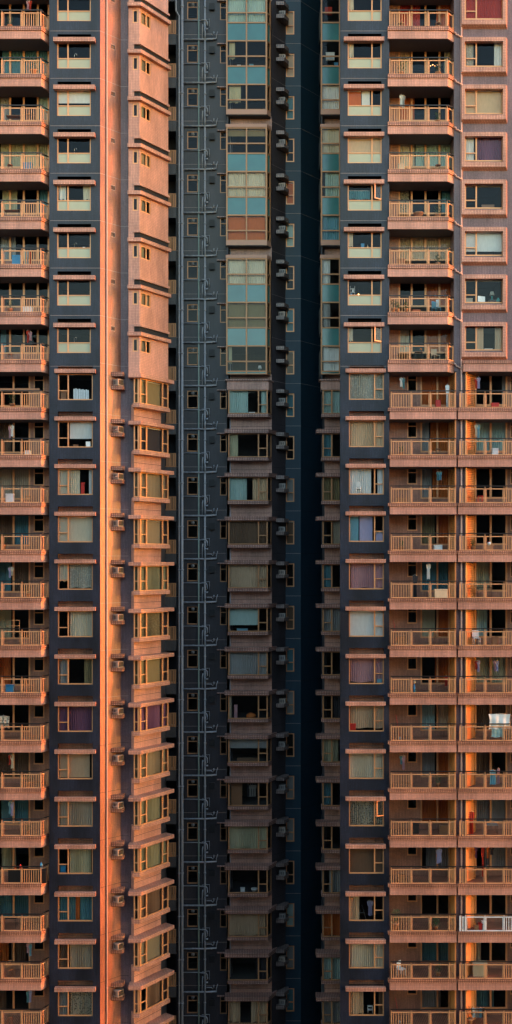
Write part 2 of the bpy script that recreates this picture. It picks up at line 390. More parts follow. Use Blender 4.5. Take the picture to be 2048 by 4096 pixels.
# --- chamfer wall, return and bay
PC = Plane(401, 1.0, 483, 1.0173); PR = Plane(483, 1.0173, 545, 1.0173)
holes = []
vent_trees = []
vP = PC
mb = MB(); u0, u1 = vP.u(443), vP.u(460); z1, z0 = vP.z(173, 441, 0), vP.z(194, 441, 0)
mb.box(vP, u0, u1, -.02, .0, z0, z0+.04); mb.box(vP, u0, u1, -.02, .0, z1-.04, z1); mb.box(vP, (u0+u1)/2-.02, (u0+u1)/2+.02, -.02, .0, z0+.04, z1-.04)
mb.box(vP, u0, u0+.04, -.02, 0, z0+.04, z1-.04); mb.box(vP, u1-.04, u1, -.02, 0, z0+.04, z1-.04)
vent = ('air_vent', mb.mesh('air_vent', 'brown'), []); vh = (u0+.01, u1-.01, z0+.01, z1-.01)
for k in range(-1, 7):
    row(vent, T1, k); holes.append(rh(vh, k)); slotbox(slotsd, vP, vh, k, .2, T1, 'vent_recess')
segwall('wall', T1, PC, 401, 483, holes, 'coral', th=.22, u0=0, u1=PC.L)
segwall('wall', T1, PR, 483, 545, [], 'mauve', u0=0, u1=PR.L)
for k in range(-1, 22):
    z = zrow(k) if k < 8 else zrow(k)-.21
    j = joint if k < 15 else jointd
    j.box(PC, 0, PC.L, -.004, .01, z-.012, z+.012); j.box(PR, 0, PR.L-.5, -.004, .01, z-.012, z+.012)
# drain pipe on the sunlit chamfer
mb = MB(); pu = PC.u(425.5); c = PC.T(pu, -.06); mb.tube([(*c, 0), (*c, ZT)], .045, 10)
for k in range(-3, 30): mb.tube([(*c, zrow(k)-.7), (*c, zrow(k)-.62)], .06, 10)
obj('drain_pipe', mb.mesh('drain_pipe', 'pipep', True), T1, (0, D0, 0))
# bay outline
pa, pb = pt(558, 1.010), pt(673, 1.0445)
bay = [pt(514, 1.010), pa, pb]; bayfull = [pt(514, 1.0173), pt(514, 1.010), pa, pb, (pb[0]+1.3, pb[1]+3.0)]
PB = Plane(558, 1.010, 673, 1.0445); PBf = Plane(514, 1.010, 558, 1.010)
base = offset([pt(530, 1.010), pa, pb], -.475); PBb = PB.off(.475)
kz = zrow(7)+PBf.z(1492, 530, 7)            # underside of the solid upper bay
aF, hF = window(PBf, 530, 553, 226, 280, 0, fw=.08, d=.02); aG, hG = window(PB, 563, 603, 229, 283, 0, vs=(585,), fw=.08, d=.02)
zoneA = [rh(hF, k) for k in range(-1, 7)]
segwall('wall', T1, PBf, 514, 558, zoneA, 'pink', th=.3, zb=kz, u0=0, u1=PBf.L)
segwall('wall', T1, PB, 558, 673, [rh(hG, k) for k in range(-1, 7)], 'pink', th=.25, zb=kz, u0=0, u1=PB.L)
mb = MB(); mb.box(None, bay[0][0], bay[0][0]+.25, bay[0][1]+.3, bay[0][1]+.47, kz, ZT)
mb.prism([bay[0], pa, pb, (pb[0]-1.2, pb[1]+.6), (bay[0][0], bay[0][1]+.45)], kz-.1, kz)
obj('wall', mb.mesh('wall', 'pink'), T1, (0, D0, 0))
lA = MB(); zt_, zb_ = PBf.z(204, 530, 0), PBf.z(218, 530, 0); lA.prism(strip([pt(512, 1.010), pa, pb], .26, 0.0), zb_, zt_)
hoodA = ('window_hood', lA.mesh('window_hood', 'bandl'), [])
l2 = MB(); zt2, zb2 = PBf.z(172, 530, 0), PBf.z(180, 530, 0); l2.prism(strip([pt(537, 1.010), pa, pb], .13, 0.0), zb2, zt2)
ledge = ('upper_ledge', l2.mesh('upper_ledge', 'pink'), [])
l3 = MB(); l3.prism(strip([pt(537, 1.010), pa, pb], .012, 0.0), zt_+.003, zb2-.003); slotA = ('shadow_slot', l3.mesh('shadow_slot', 'slotd'), [])  # flat dark band in place of a recess, its shade given by colour
for k in range(-1, 7):
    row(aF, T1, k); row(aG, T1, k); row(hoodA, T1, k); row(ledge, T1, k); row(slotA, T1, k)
    add_room('L', PB, hG, zrow(k), 2, .25, 0); add_room('L', PBf, hF, zrow(k), .46, .3, 0, .02, .1)
# lower bay rows
zwt, zwb = PBf.z(1512, 530, 7), PBf.z(1613, 530, 7)
endp = 644
baseu1 = PBb.u(endp)
holesb = [(-.1, baseu1, zwb-.03+zrow(k), zwt+.03+zrow(k)) for k in range(7, 22)]
segwall('wall', T1, PBb, 545, 644, holesb, 'pink', zt=kz, th=.25, u0=0, u1=baseu1)
ws = [pt(535, 1.0173), pt(535, 1.010), pa, pb]
def postat(mb, P, px, w_, z0, z1, d0=-.02, d1=.06): u = P.u(px); mb.box(P, u-w_/2, u+w_/2, d0, d1, z0, z1)
mb = MB()
mb.box(PBf, PBf.u(535), PBf.u(535)+.08, 0, .47, zwt-.08, zwt); mb.box(PBf, PBf.u(535), PBf.u(535)+.08, 0, .47, zwb, zwb+.08)
postat(mb, PBf, 537.5, .08, zwb, zwt); postat(mb, PBf, 554, .12, zwb, zwt)
postat(mb, PB, 562, .12, zwb, zwt); postat(mb, PB, 586, .11, zwb, zwt); postat(mb, PB, 650, .12, zwb, zwt); postat(mb, PB, 671, .1, zwb, zwt)
zm = zwt-(zwt-zwb)*.61
for (P, a, b) in ((PBf, 538, 554), (PB, 562, 586), (PB, 650, 671)):
    mb.box(P, P.u(a), P.u(b), -.012, .05, zm-.035, zm+.035)
for (P, a, b) in ((PBf, 536, 558), (PB, 558.5, 673)):
    mb.box(P, P.u(a), P.u(b), -.015, .055, zwb, zwb+.06); mb.box(P, P.u(a), P.u(b), -.015, .055, zwt-.06, zwt)
gl = MB()
for (P, a, b) in ((PBf, 536, 558), (PB, 558, 672)):
    a_, b_ = P.T(P.u(a), .02), P.T(P.u(b), .02); gl.quad([(*a_, zwb), (*b_, zwb), (*b_, zwt), (*a_, zwt)])
a_, b_ = (X(535, 1.01)+.02, bay[0][1]+.47), (X(535, 1.01)+.02, bay[0][1]+.03); gl.quad([(*a_, zwb), (*b_, zwb), (*b_, zwt), (*a_, zwt)])
endw = MB(); e0 = PB.T(PB.u(673), 0); e1 = PBb.T(baseu1, 0)
endw.prism([(e0[0]-.02, e0[1]), e0, (e1[0]+.06, e1[1]), e1], zwb, zwt)
lbay = ('bay_window', mb.mesh('bay_window', 'frame'), [('pane', gl.mesh('pane', 'glass'), []), ('side_panel', endw.mesh('side_panel', 'brown'), [])])
sl = MB(); zs0 = PBf.z(1629, 530, 7); sl.prism(strip([pt(531, 1.010), pa, PB.T(PB.u(677), 0)], .07, .48), zs0, zwb-.002); sill = ('window_sill', sl.mesh('window_sill', 'bandl'), [])
hl = MB(); zh0, zh1 = zwt+.002, PBf.z(1497, 530, 7); hl.prism(strip([pt(515, 1.010), pa, PB.T(PB.u(684), 0)], .28, .48), zh0, zh1); hdL = ('window_hood', hl.mesh('window_hood', 'bandl'), [])
for k in range(7, 23):
    ob = row(lbay, T1, k); row(sill, T1, k); row(hdL, T1, k)
    tone = random.choice((0, 0, 1))
    poly = [(ws[1][0], ws[1][1]+.02), (pa[0], pa[1]+.02), (pb[0]-.05, pb[1]+.02), (e1[0]-.1, e1[1]+.1), (e1[0]-1.6, e1[1]+1.9), (ws[1][0]-.5, ws[1][1]+3.0), (ws[1][0], ws[1][1]+.5)]
    room_child(ob, 'lbay', tone, poly, zwb+.002, zwt-.001, 2)
    jointd.box(PBb, 0, baseu1, -.004, .01, zrow(k)-.21-.012, zrow(k)-.21+.012)
# end of the bay wing and the recess behind it
eb = PBb.T(baseu1-.25, .0)
mb = MB(); mb.prism([eb, PBb.T(baseu1, .01), (PBb.T(baseu1, 0)[0], 9.5), (eb[0], 9.5)], 0, ZT)
obj('wall', mb.mesh('wall', 'darkwall'), T1, (0, D0, 0))
# recess balconies beyond the bay
RB = 1.095
zc = dzr(136, RB, -1); zcb = dzr(178, RB, -1)
sb = MB(); sb.box(None, X(636, RB), X(704, RB), D0*RB-D0, D0*RB-D0+1.2, zcb, zc)
PRB = Plane(600, RB, 704, RB); zr1 = dzr(80, RB, -1)
rt = MB()
for a in (656, 668, 676, 683, 693, 701): rt.box(PRB, PRB.u(a)-.055, PRB.u(a)+.055, .03, .08, zc, zr1)
rt.box(PRB, PRB.u(636), PRB.u(704), .02, .09, zr1-.06, zr1); rt.box(PRB, PRB.u(636), PRB.u(704), .02, .09, zc+.02, zc+.08)
recess = ('recess_balcony', sb.mesh('recess_balcony', 'slabgrey'), [('railing', rt.mesh('railing', 'frameb'), [])])
for k in range(-2, 23): row(recess, T1, k)
mb = MB(); mb.box(None, X(560, 1.12), X(712, 1.12), D0*.12-.2, D0*.12+.2, 0, ZT); obj('wall', mb.mesh('wall', 'darkwall'), T1, (0, D0, 0))
# --- left balconies
BF = .996; PF = Plane(-150, BF, 163, BF); PCh = Plane(163, BF, 195, 1.006)
def slab(frontpath, back, px_in, zt, zm, zb, ext=.05):
    """coping band plus beam, both prisms down from the coping top"""
    cp = MB(); path = offset(frontpath, ext); cp.prism(path+back, zm, zt)
    bm = MB(); path = offset(frontpath, -.03); bm.prism(path+back, zb, zm-.003)
    so_ = MB(); so_.prism(offset(frontpath, -.12)+[(x, y-.02) for x, y in back], zb-.01, zb-.002)  # thin dark panel added to deepen the shade under the beam
    return ('balcony', cp.mesh('balcony', 'band'), [('beam', bm.mesh('beam', 'pink'), []), ('soffit_shade', so_.mesh('soffit_shade', 'soff'), [])])
zt0, zm0, zb0 = dzr(106, BF), dzr(121, BF), dzr(153.5, BF); zr0 = dzr(48.5, BF)
fp = [pt(-150, BF), pt(165, BF), pt(196, 1.006)]
lb = slab(fp, [(X(196, 1.006), 1.32), (X(-150, BF), 1.32)], None, zt0, zm0, zb0)
PFr = PF.off(.03); PCr = PCh.off(.03)
rl, ch = railing([(PFr, 'glass', -150, -70), (PFr, 'post', -70, -62), (PFr, 'bars', -62, -1), (PFr, 'post', 3, 12), (PFr, 'glass', 14, 83), (PFr, 'post', 84, 91), (PFr, 'bars', 93, 158), (PFr, 'post', 159, 167), (PCr, 'bars', 170, 192), (PCr, 'post', 192, 195)], 0, zr0, zt0)
lb = (lb[0], lb[1], lb[2]+[rl]+ch)
lr = MB()
PD = Plane(-150, 1.02, 200, 1.02)
dA, hDA = window(PD, -75, 197, 170, 300, 0, vs=(-15, 40, 95, 151), hs=(), fw=.11, name='balcony_door', d=.02)
dB, hDB = window(PD, -75, 121, 1497, 1627, 7, vs=(-8, 54), fw=.11, name='balcony_door', d=.02)
kwB, hKB = window(PD, 134, 177, 1497, 1570, 7, hs=((134, 177, 1521),), fw=.07, d=.02)
hol = []
for k in range(-1, 23):
    row(lb, T1, k)
    if k > 21: continue
    if k < 7: row(dA, T1, k); hol.append(rh(hDA, k)); add_room('L', PD, hDA, zrow(k), 4, .2, pad=0, down=0, tone=random.choice((0,1)))
    else:
        row(dB, T1, k); row(kwB, T1, k); hol += [rh(hDB, k), rh(hKB, k)]
        add_room('L', PD, hDB, zrow(k), 4, .2, pad=0, down=0, tone=random.choice((0,1))); add_room('L', PD, hKB, zrow(k), 3, .2, 0, 0, .3)
segwall('wall', T1, PD, -150, 200, hol, 'balc', th=.2)
# core mass closing the tower
mb = MB(); mb.box(None, -40, X(197, 1)-.1, 5.6, 24, 0, ZT+.5); mb.prism([(X(197,1)-.1, 3.4), (-9.6, 3.4), (-6.9, 6.4), (-6.3, 9.6), (-6.3, 24), (X(197,1)-.1, 24)], 0, ZT+.5)
mb.prism([(-40, 0), (X(401, 1), 0), pt(483, 1.0173), pt(514, 1.0173), pt(514, 1.01), pa, pb, (pb[0], 9), (-40, 9)], ZT, ZT+.3)
mb.box(None, -40, X(-150, 1), .2, 6, 0, ZT)
obj('roof', mb.mesh('roof', 'roof'), T1, (0, D0, 0))
# ================================================================== MIDDLE TOWER
T2 = empty('apartment_tower', 'dark recessed middle tower with exposed drain pipes and teal glazed bays', 'apartment tower', (0, 0, 0))
RP = 1.0972; PP = Plane(700, RP, 908, RP)
bw_, hbw = window(PP, 749, 792, 179, 250, -1, hs=((748, 793, 200),), fw=.06, d=.05, mat='frameb')
nw, hnw = window(PP, 880, 907, 179, 253, -1, hs=((878, 908, 202),), fw=.06, d=.05, mat='frameb')
mb = MB(); uc = PP.u(771); zc_ = PP.z(188.5, 771, -1)
mb.tube([(*PP.T(uc, .07), zc_), (*PP.T(uc, .13), zc_)], .13, 14); fan = ('fan', mb.mesh('fan', 'fan', True), [])
bw_ = (bw_[0], bw_[1], bw_[2]+[fan])
mb = MB(); uc = PP.u(892); mb.tube([(*PP.T(uc, .07), zc_), (*PP.T(uc, .13), zc_)], .11, 14); fan2 = ('fan', mb.mesh('fan', 'acg', True), [])
nwf = (nw[0], nw[1], nw[2]+[fan2])
lg = hood(PP, 868, 909, 172, 176, -1, .15, 'bandb', 'window_hood')
mb = MB(); mb.box(PP, PP.u(838), PP.u(858), -.16, .03, PP.z(215, 838, -1), PP.z(191, 838, -1)); mb.box(PP, PP.u(838)-.02, PP.u(858)+.02, -.19, -.16, PP.z(215, 838, -1)-.02, PP.z(191, 838, -1)+.02)
vb = ('exhaust_vent', mb.mesh('exhaust_vent', 'black'), [])
hol = []
for k in range(-2, 23):
    row(bw_, T2, k); row(nwf if k % 5 else nw, T2, k); row(lg, T2, k); row(vb, T2, k); hol += [rh(hbw, k), rh(hnw, k)]
    add_room('M', PP, hbw, zrow(k), 2, .25, 0, .1, .2); add_room('M', PP, hnw, zrow(k), 2, .25, 0, .05, .2)
    joint.box(PP, 0, PP.L, -.003, .01, zrow(k)-.01, zrow(k)+.01)
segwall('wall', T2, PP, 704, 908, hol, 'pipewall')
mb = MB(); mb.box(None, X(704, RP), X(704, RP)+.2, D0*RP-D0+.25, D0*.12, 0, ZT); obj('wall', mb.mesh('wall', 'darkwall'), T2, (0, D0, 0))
# pipes
def vpipe(px, rad, mat, name='stack_pipe', d=-.12, z0=0, z1=ZT, kink=None):
    mb = MB(); u = PP.u(px); c = PP.T(u, d)
    if kink: c2 = PP.T(PP.u(kink[0]), d); pts = [(*c, z0), (*c, kink[1]), (*c2, kink[1]+.35), (*c2, z1)]
    else: pts = [(*c, z0), (*c, z1)]
    mb.tube(pts, rad, 10)
    for k in range(-4, 33):
        z = zrow(k)-1.15
        if z0 < z < (kink[1] if kink else z1): mb.tube([(*c, z-.05), (*c, z+.05)], rad*1.28, 10)
    return obj(name, mb.mesh(name, mat, True), T2, (0, D0, 0))
vpipe(729, .10, 'pipe', d=-.16); vpipe(717, .06, 'pipe', kink=(704.5, HC+dzr(70, RP)+FL), d=-.2); vpipe(795, .055, 'pipeg', d=-.1); vpipe(820, .07, 'pipe', d=-.1)
vpipe(921, .035, 'pipe', d=-.02)
def ppt(px, py, d=-.1, k=-1): return (*PP.T(PP.u(px), d), PP.z(py, px, k))
mb = MB()
mb.tube([ppt(730, 161.5, -.13), ppt(824, 161.5, -.13), ppt(866, 159, -.13)], .062, 8); mb.tube([ppt(866, 161, -.13), ppt(866, 146, -.13), ppt(871, 130, -.13)], .028, 6)
mb.tube([ppt(733, 84, -.08), ppt(794, 84, -.08), ppt(812, 87, -.1)], .035, 8)
mb.tube([ppt(808, 81, -.07), ppt(838, 79, -.07), ppt(838, 114, -.07)], .022, 6)
mb.tube([ppt(812, 100, -.1), ppt(810, 112, -.1), ppt(809, 160, -.1)], .04, 8)
mb.tube([ppt(806, 84, -.16), ppt(824, 86, -.16), ppt(829, 92, -.16), ppt(830, 108, -.16), ppt(825, 113, -.16)], .045, 8)
mb.tube([ppt(820, 158, -.2), ppt(820, 130, -.2), ppt(825, 121, -.2), ppt(833, 121, -.2)], [.06, .06, .06, .05], 10)
mb.tube([ppt(826, 142, -.18), ppt(846, 142, -.18), ppt(852, 148, -.18), ppt(856, 142, -.18), ppt(856, 132, -.18)], .032, 8)
for q in (746, 770, 845): mb.tube([ppt(q, 161.5, -.13), (*PP.T(PP.u(q)+.07, -.13), ppt(q, 161.5)[2])], .066, 8)
branch = ('branch_pipe', mb.mesh('branch_pipe', 'pipe', True), [])
for k in range(-2, 23): row(branch, T2, k)
# glazed bay
def glazed(P, cols, chamf, tower, js, jB, hoodpath, basepath, wallP, tw):
    """cols = mullion px; unit rows by j = k+1"""
    R = 1.088
    def zy(y, k=-1): return dzr(y, R, k)
    zz = dict(t=zy(161), a=zy(225), b=zy(264.7), c=zy(335.3), band=zy(283.5), cap=zy(148.5), short=zy(277))
    fw = .095
    def unit(kind):
        top = zz['t']; bot = {'full': zz['c'], 'last': zz['band'], 'short': zz['short']-.0}[kind]
        mb = MB(); g = MB(); sp = MB()
        segs = [(P, cols)]+([chamf] if chamf else [])
        for (Q, cs) in segs:
            for i, c_ in enumerate(cs):
                u = Q.u(c_); mb.box(Q, u-fw/2, u+fw/2, -.03, .07, bot, top)
            ua, ub = Q.u(cs[0])+fw/2, Q.u(cs[-1])-fw/2
            for z in (zz['t']-.04, zz['a'], zz['b']): mb.box(Q, ua, ub, -.02, .06, z-.045, z+.045)
            if kind == 'short': mb.box(Q, ua, ub, -.02, .06, bot, bot+.06)
            for z0, z1 in ((zz['a'], zz['t']), (zz['b'], zz['a'])):
                g.quad([(*Q.T(ua, .03), z0), (*Q.T(ub, .03), z0), (*Q.T(ub, .03), z1), (*Q.T(ua, .03), z1)])
            if kind == 'full': sp.box(Q, ua, ub, .02, .05, zz['c']-.04, zz['b'])
            elif kind == 'short': sp.box(Q, ua, ub, .02, .05, bot+.03, zz['b'])
            else:
                sp.box(Q, ua-.1, ub+.1, -.035, .05, zz['band'], zz['band']+.42-.1)
        ch = [('pane', g.mesh('pane', 'glass'), [])]
        ch.append(('spandrel', sp.mesh('spandrel', 'spandrel' if kind != 'last' else 'brownmetal'), []))
        return ('glazed_bay', mb.mesh('glazed_bay', 'frameb'), ch)
    U = {q: unit(q) for q in ('full', 'last', 'short')}
    poly = [P.T(P.u(cols[0]), .1), P.T(P.u(cols[-1]), .1)]+([chamf[0].T(chamf[0].u(chamf[1][-1]), .1)] if chamf else [])
    no = len(poly)-1; poly += [P.T(P.u(cols[-1])+.1, 3.0), P.T(P.u(cols[0]), 3.0)]
    cpb = MB(); edge = [P.T(P.u(cols[0])-.08, 0), P.T(P.u(cols[-1])+.02, 0)]+([chamf[0].T(chamf[0].u(chamf[1][-1])+.05, 0)] if chamf else [])
    back = [(edge[-1][0], edge[-1][1]+.6), (edge[0][0], edge[-1][1]+.6)]
    cpb.prism(offset(edge, .06)+back, zz['t']+.003, zz['cap']); cap = ('bay_cap', cpb.mesh('bay_cap', 'brownmetal'), [])
    fl = MB(); fl.prism(edge+back, zz['band']-.05, zz['band']-.002); flo = ('bay_floor', fl.mesh('bay_floor', 'darkwall'), [])
    gaps = []
    for j in js:
        k = j-1; kind = 'last' if j in (1, 4) else 'short' if j == 7 else 'full'
        ob = row(U[kind], tower, k)
        if j in (2, 5): row(cap, tower, k)
        if kind == 'last': row(flo, tower, k)
        room_child(ob, 'g'+tw, random.choice((0, 1)), poly, zz['b']-.05, zz['t'], no)
    return zz
M['brownmetal'] = plain('brown_metal_cladding', (.42, .22, .15), .45, .1, .15, 2)
PM = Plane(905, 1.088, 1067, 1.088); PMc = Plane(1067, 1.088, 1083, 1.0955)
PW = Plane(921, 1.0972, 1087, 1.0972); PA = Plane(1087, 1.0972, 1142, 1.116); PT = Plane(1142, 1.116, 1203, 1.116); PS = Plane(1203, 1.116, 1318, 1.155)
zzm = glazed(PM, (907.5, 986, 1065), (PMc, (1068, 1081)), T2, range(-1, 8), 8, None, None, PW, 'M')
# side of the bay toward the pipes
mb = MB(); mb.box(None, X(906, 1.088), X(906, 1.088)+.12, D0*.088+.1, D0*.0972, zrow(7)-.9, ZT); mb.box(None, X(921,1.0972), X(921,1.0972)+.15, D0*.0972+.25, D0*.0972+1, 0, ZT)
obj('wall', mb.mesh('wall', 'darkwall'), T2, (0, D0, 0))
# brown wall behind: holes where the rooms are
def zq(y, R=1.088, k=8): return dzr(y, R, k)
bzt, bzb = zq(1734), zq(1829)                   # window B of unit j=9 (k=8)
bs1 = zq(1842.5); bh1 = zq(1717.5)
hol = []
for k in range(-2, 23):
    j = k+1
    if j >= 8: hol.append((-.5, PW.L+.5, zrow(k)+bzb-.02, zrow(k)+bzt+.02))
    elif j in (1, 4): hol.append((-.5, PW.L+.5, zrow(k)+zzm['b']-.2, zrow(k)+zzm['t']+.02))
    elif j == 7: hol.append((-.5, PW.L+.5, zrow(k)+zzm['short']+.1, zrow(k)+zzm['t']+.02))
    else: hol.append((-.5, PW.L+.5, zrow(k)+zzm['c'], zrow(k)+zzm['t']+.02))
segwall('wall', T2, PW, 921, 1087, hol, 'brown', th=.2, u0=0, u1=PW.L)
def lowbay(P, a, b, vs, hsx, chamf, sillx, hoodpath, tower, ks, poly_open, tw, baseP, ext):
    mb = MB(); g = MB(); fw = .09
    for v in (a+2.5,)+vs+(b-2.5,): u = P.u(v); mb.box(P, u-fw/2, u+fw/2, -.02, .06, bzb, bzt)
    mb.box(P, P.u(a), P.u(b), -.015, .055, bzb, bzb+.06); mb.box(P, P.u(a), P.u(b), -.015, .055, bzt-.06, bzt)
    zm = bzt-(bzt-bzb)*.62; mb.box(P, P.u(hsx[0]), P.u(hsx[1]), -.01, .05, zm-.035, zm+.035)
    g.quad([(*P.T(P.u(a), .02), bzb), (*P.T(P.u(b), .02), bzb), (*P.T(P.u(b), .02), bzt), (*P.T(P.u(a), .02), bzt)])
    if chamf:
        Q, c0, c1 = chamf; u0, u1 = Q.u(c0)+.05, Q.u(c1)
        mb.box(Q, u1-.06, u1, 0, .05, bzb, bzt); mb.box(Q, u0, u1-.06, 0, .05, bzb, bzb+.06); mb.box(Q, u0, u1-.06, 0, .05, bzt-.06, bzt)
        g.quad([(*Q.T(u0, .02), bzb), (*Q.T(u1, .02), bzb), (*Q.T(u1, .02), bzt), (*Q.T(u0, .02), bzt)])
    tr = ('bay_window', mb.mesh('bay_window', 'frameb'), [('pane', g.mesh('pane', 'glass'), [])])
    s1 = MB(); s1.prism(sillx, bs1, bzb-.002); st = ('window_sill', s1.mesh('window_sill', 'bandb'), [])
    h1 = MB(); h1.prism(hoodpath, bzt+.002, bh1); ht = ('window_hood', h1.mesh('window_hood', 'bandb'), [])
    for k in ks:
        ob = row(tr, tower, k); row(st, tower, k)
        if k > 7: row(ht, tower, k)
        room_child(ob, 'b'+tw, random.choice((0, 1)), poly_open[0], bzb+.002, bzt-.001, poly_open[1])
        if k > 7: jointd.box(baseP, 0, baseP.L, -.004, .01, zrow(k)-.2-.012, zrow(k)-.2+.012)
PMb = Plane(913, 1.088, 1071, 1.088); PMbc = Plane(1071, 1.088, 1086, 1.096)
e = [PMb.T(0, 0), PMb.T(PMb.L, 0), PMbc.T(PMbc.L, 0)]
po = [(p[0], p[1]+.08) for p in e]+[(e[-1][0]-.02, 3.0+e[0][1]), (e[0][0]+.05, 3.0+e[0][1])]
sx = [pt(910, 1.0868), pt(1073, 1.0868), pt(1087.5, 1.0958), (X(1087, 1.0972), D0*.098), (X(910, 1.0868), D0*.098)]
hx = [pt(899, 1.0845), pt(1074, 1.0845), pt(1108, 1.1015), (X(1104, 1.105), D0*.1055), (X(1087, 1.0972)-.1, D0*.099), (X(899, 1.0845), D0*.0975)]
lowbay(PMb, 913, 1071, (1034,), (1034, 1069), (PMbc, 1071, 1086), sx, hx, T2, range(7, 23), (po, 2), 'M', PW, 0)
mb = MB(); mb.prism([pt(908, 1.0865), pt(1074, 1.0865), pt(1089, 1.0957), (X(1087, 1.0972), D0*.098), (X(908, 1.0865), D0*.098)], zrow(7)+bzt+.002, zrow(7)+zq(1524-0, 1.088, 7)); obj('apron', mb.mesh('apron', 'brown'), T2, (0, D0, 0))
mb = MB(); mb.prism([pt(900, 1.0845), pt(1074, 1.0845), pt(1096, 1.0985), (X(1087, 1.0972), D0*.098), (X(900, 1.0845), D0*.098)], zrow(7)+zq(1524, 1.088, 7)+.002, zrow(7)+zq(1518.5, 1.088, 7)); obj('ledge', mb.mesh('ledge', 'bandb'), T2, (0, D0, 0))
# AC wall, teal wall, receding teal wall
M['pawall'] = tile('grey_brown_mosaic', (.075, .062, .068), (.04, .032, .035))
segwall('wall', T2, PA, 1087, 1142, [], 'pawall', u0=0, u1=PA.L)
tw_, htw = window(PT, 1144, 1177, 213.6, 307.6, -1, hs=((1143, 1178, 270),), fw=.075, d=.04, mat='frame')
hol = []
for k in range(-2, 23):
    row(tw_, T2, k); hol.append(rh(htw, k)); add_room('M', PT, htw, zrow(k), 2.5, .25, 0, .1, .2)
    joint.box(PT, 0, PT.L, -.003, .01, zrow(k)-.01, zrow(k)+.01); (joint if k < 8 else jointd).box(PS, 0, PS.L, -.003, .01, zrow(k)-.01, zrow(k)+.01)
    (joint if k < 8 else jointd).box(PA, 0, PA.L, -.003, .01, zrow(k)-.01, zrow(k)+.01)
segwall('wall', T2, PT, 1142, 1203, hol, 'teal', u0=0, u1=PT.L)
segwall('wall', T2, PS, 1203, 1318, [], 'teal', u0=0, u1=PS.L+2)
mb = MB(); mb.box(None, -6.3, 9, 11.5, 24, 0, ZT+.5)
mb.prism([pt(704, RP), pt(907, RP), pt(906, 1.088), pt(1067, 1.088), pt(1087, 1.0972), pt(1142, 1.116), pt(1203, 1.116), pt(1330, 1.16), (6, 14), (-5.6, 14)], ZT, ZT+.3)
obj('roof', mb.mesh('roof', 'roof'), T2, (0, D0, 0))
# AC ledges (pairs of tiled shelves)
PAC = Plane(1100, 1.108, 1160, 1.108)
acl = MB()
for (a, b) in ((177, 191), (229, 243)):
    z1, z0 = dzr(a, 1.1, -1)-.35*0, dzr(b, 1.1, -1)
    acl.prism([pt(1105, 1.1), pt(1137, 1.1), pt(1155, 1.108), (X(1155, 1.108), D0*.118), (X(1125, 1.1), D0*.112), (X(1105, 1.1), D0*.104)], z0, z1)
M['shelfg'] = tile('muted_shelf_tile', (.36, .26, .23), (.08, .05, .04), .115, .105, .02)  # darker, duller tile than the bay sills and hoods
acledge = ('ac_shelf', acl.mesh('ac_shelf', 'shelfg'), [])
acl = MB()
for (a, b) in ((1475-1327.9*.9894*0, 1490), (1529, 1543)):
    z1, z0 = dzr(a+12, 1.0075, 7), dzr(b+14, 1.0075, 7)
    acl.prism([pt(444, 1.0085), pt(490, 1.0085), pt(496.5, 1.0115), (X(496.5, 1.0115), D0*.0175), (X(483, 1.0173), D0*.0175), (PC.T(PC.u(444), .02))], z0, z1)
acledL = ('ac_shelf', acl.mesh('ac_shelf', 'band'), [])
for k in range(-2, 23): row(acledge, T2, k)
for k in range(7, 22): row(acledL, T1, k)
# ================================================================== RIGHT TOWER
T3 = empty('apartment_tower', 'right tower with slate window column, wide balcony rows and framed picture windows', 'apartment tower', (0, 0, 0))
PRB2 = Plane(1283, 1.088, 1440, 1.088); PRw = Plane(1299, 1.0972, 1440, 1.0972)
zz3 = glazed(PRB2, (1286, 1358.5, 1437), None, T3, range(-1, 8), 8, None, None, PRw, 'R')
hol = []
for k in range(-2, 23):
    j = k+1
    if j >= 8: hol.append((-.5, PRw.L+.5, zrow(k)+bzb-.02, zrow(k)+bzt+.02))
    elif j in (1, 4): hol.append((-.5, PRw.L+.5, zrow(k)+zzm['b']-.2, zrow(k)+zzm['t']+.02))
    elif j == 7: hol.append((-.5, PRw.L+.5, zrow(k)+zzm['short']+.1, zrow(k)+zzm['t']+.02))
    else: hol.append((-.5, PRw.L+.5, zrow(k)+zzm['c'], zrow(k)+zzm['t']+.02))
segwall('wall', T3, PRw, 1299, 1440, hol, 'brown', th=.2, u0=0, u1=PRw.L)
PR3 = Plane(1290, 1.088, 1440, 1.088); e = [PR3.T(0, 0), PR3.T(PR3.L, 0)]
po = [(p[0], p[1]+.08) for p in e]+[(e[1][0], e[0][1]+3), (e[0][0]+.1, e[0][1]+3)]
sx = [pt(1286.5, 1.0868), pt(1440, 1.0868), (X(1440, 1.0868), D0*.098), (X(1286.5, 1.0868), D0*.098)]
hx = [pt(1265, 1.0845), pt(1440, 1.0845), (X(1440, 1.0845), D0*.098), (X(1265, 1.0845), D0*.098)]
lowbay(PR3, 1290, 1440, (1327,), (1291, 1327), None, sx, hx, T3, range(7, 23), (po, 1), 'R', PRw, 0)
mb = MB(); mb.prism([pt(1284, 1.0865), pt(1440, 1.0865), (X(1440, 1.0868), D0*.098), (X(1284, 1.0868), D0*.098)], zrow(7)+bzt+.002, zrow(7)+zq(1524, 1.088, 7)); obj('apron', mb.mesh('apron', 'brown'), T3, (0, D0, 0))
mb = MB(); mb.prism([pt(1276, 1.0845), pt(1440, 1.0845), (X(1440, 1.0868), D0*.098), (X(1276, 1.0868), D0*.098)], zrow(7)+zq(1524, 1.088, 7)+.002, zrow(7)+zq(1518.5, 1.088, 7)); obj('ledge', mb.mesh('ledge', 'bandb'), T3, (0, D0, 0))
mb = MB(); mb.box(None, X(1299, 1.0972)+.0, X(1299, 1.0972)+.15, D0*.0972+.2, 14, 0, ZT)
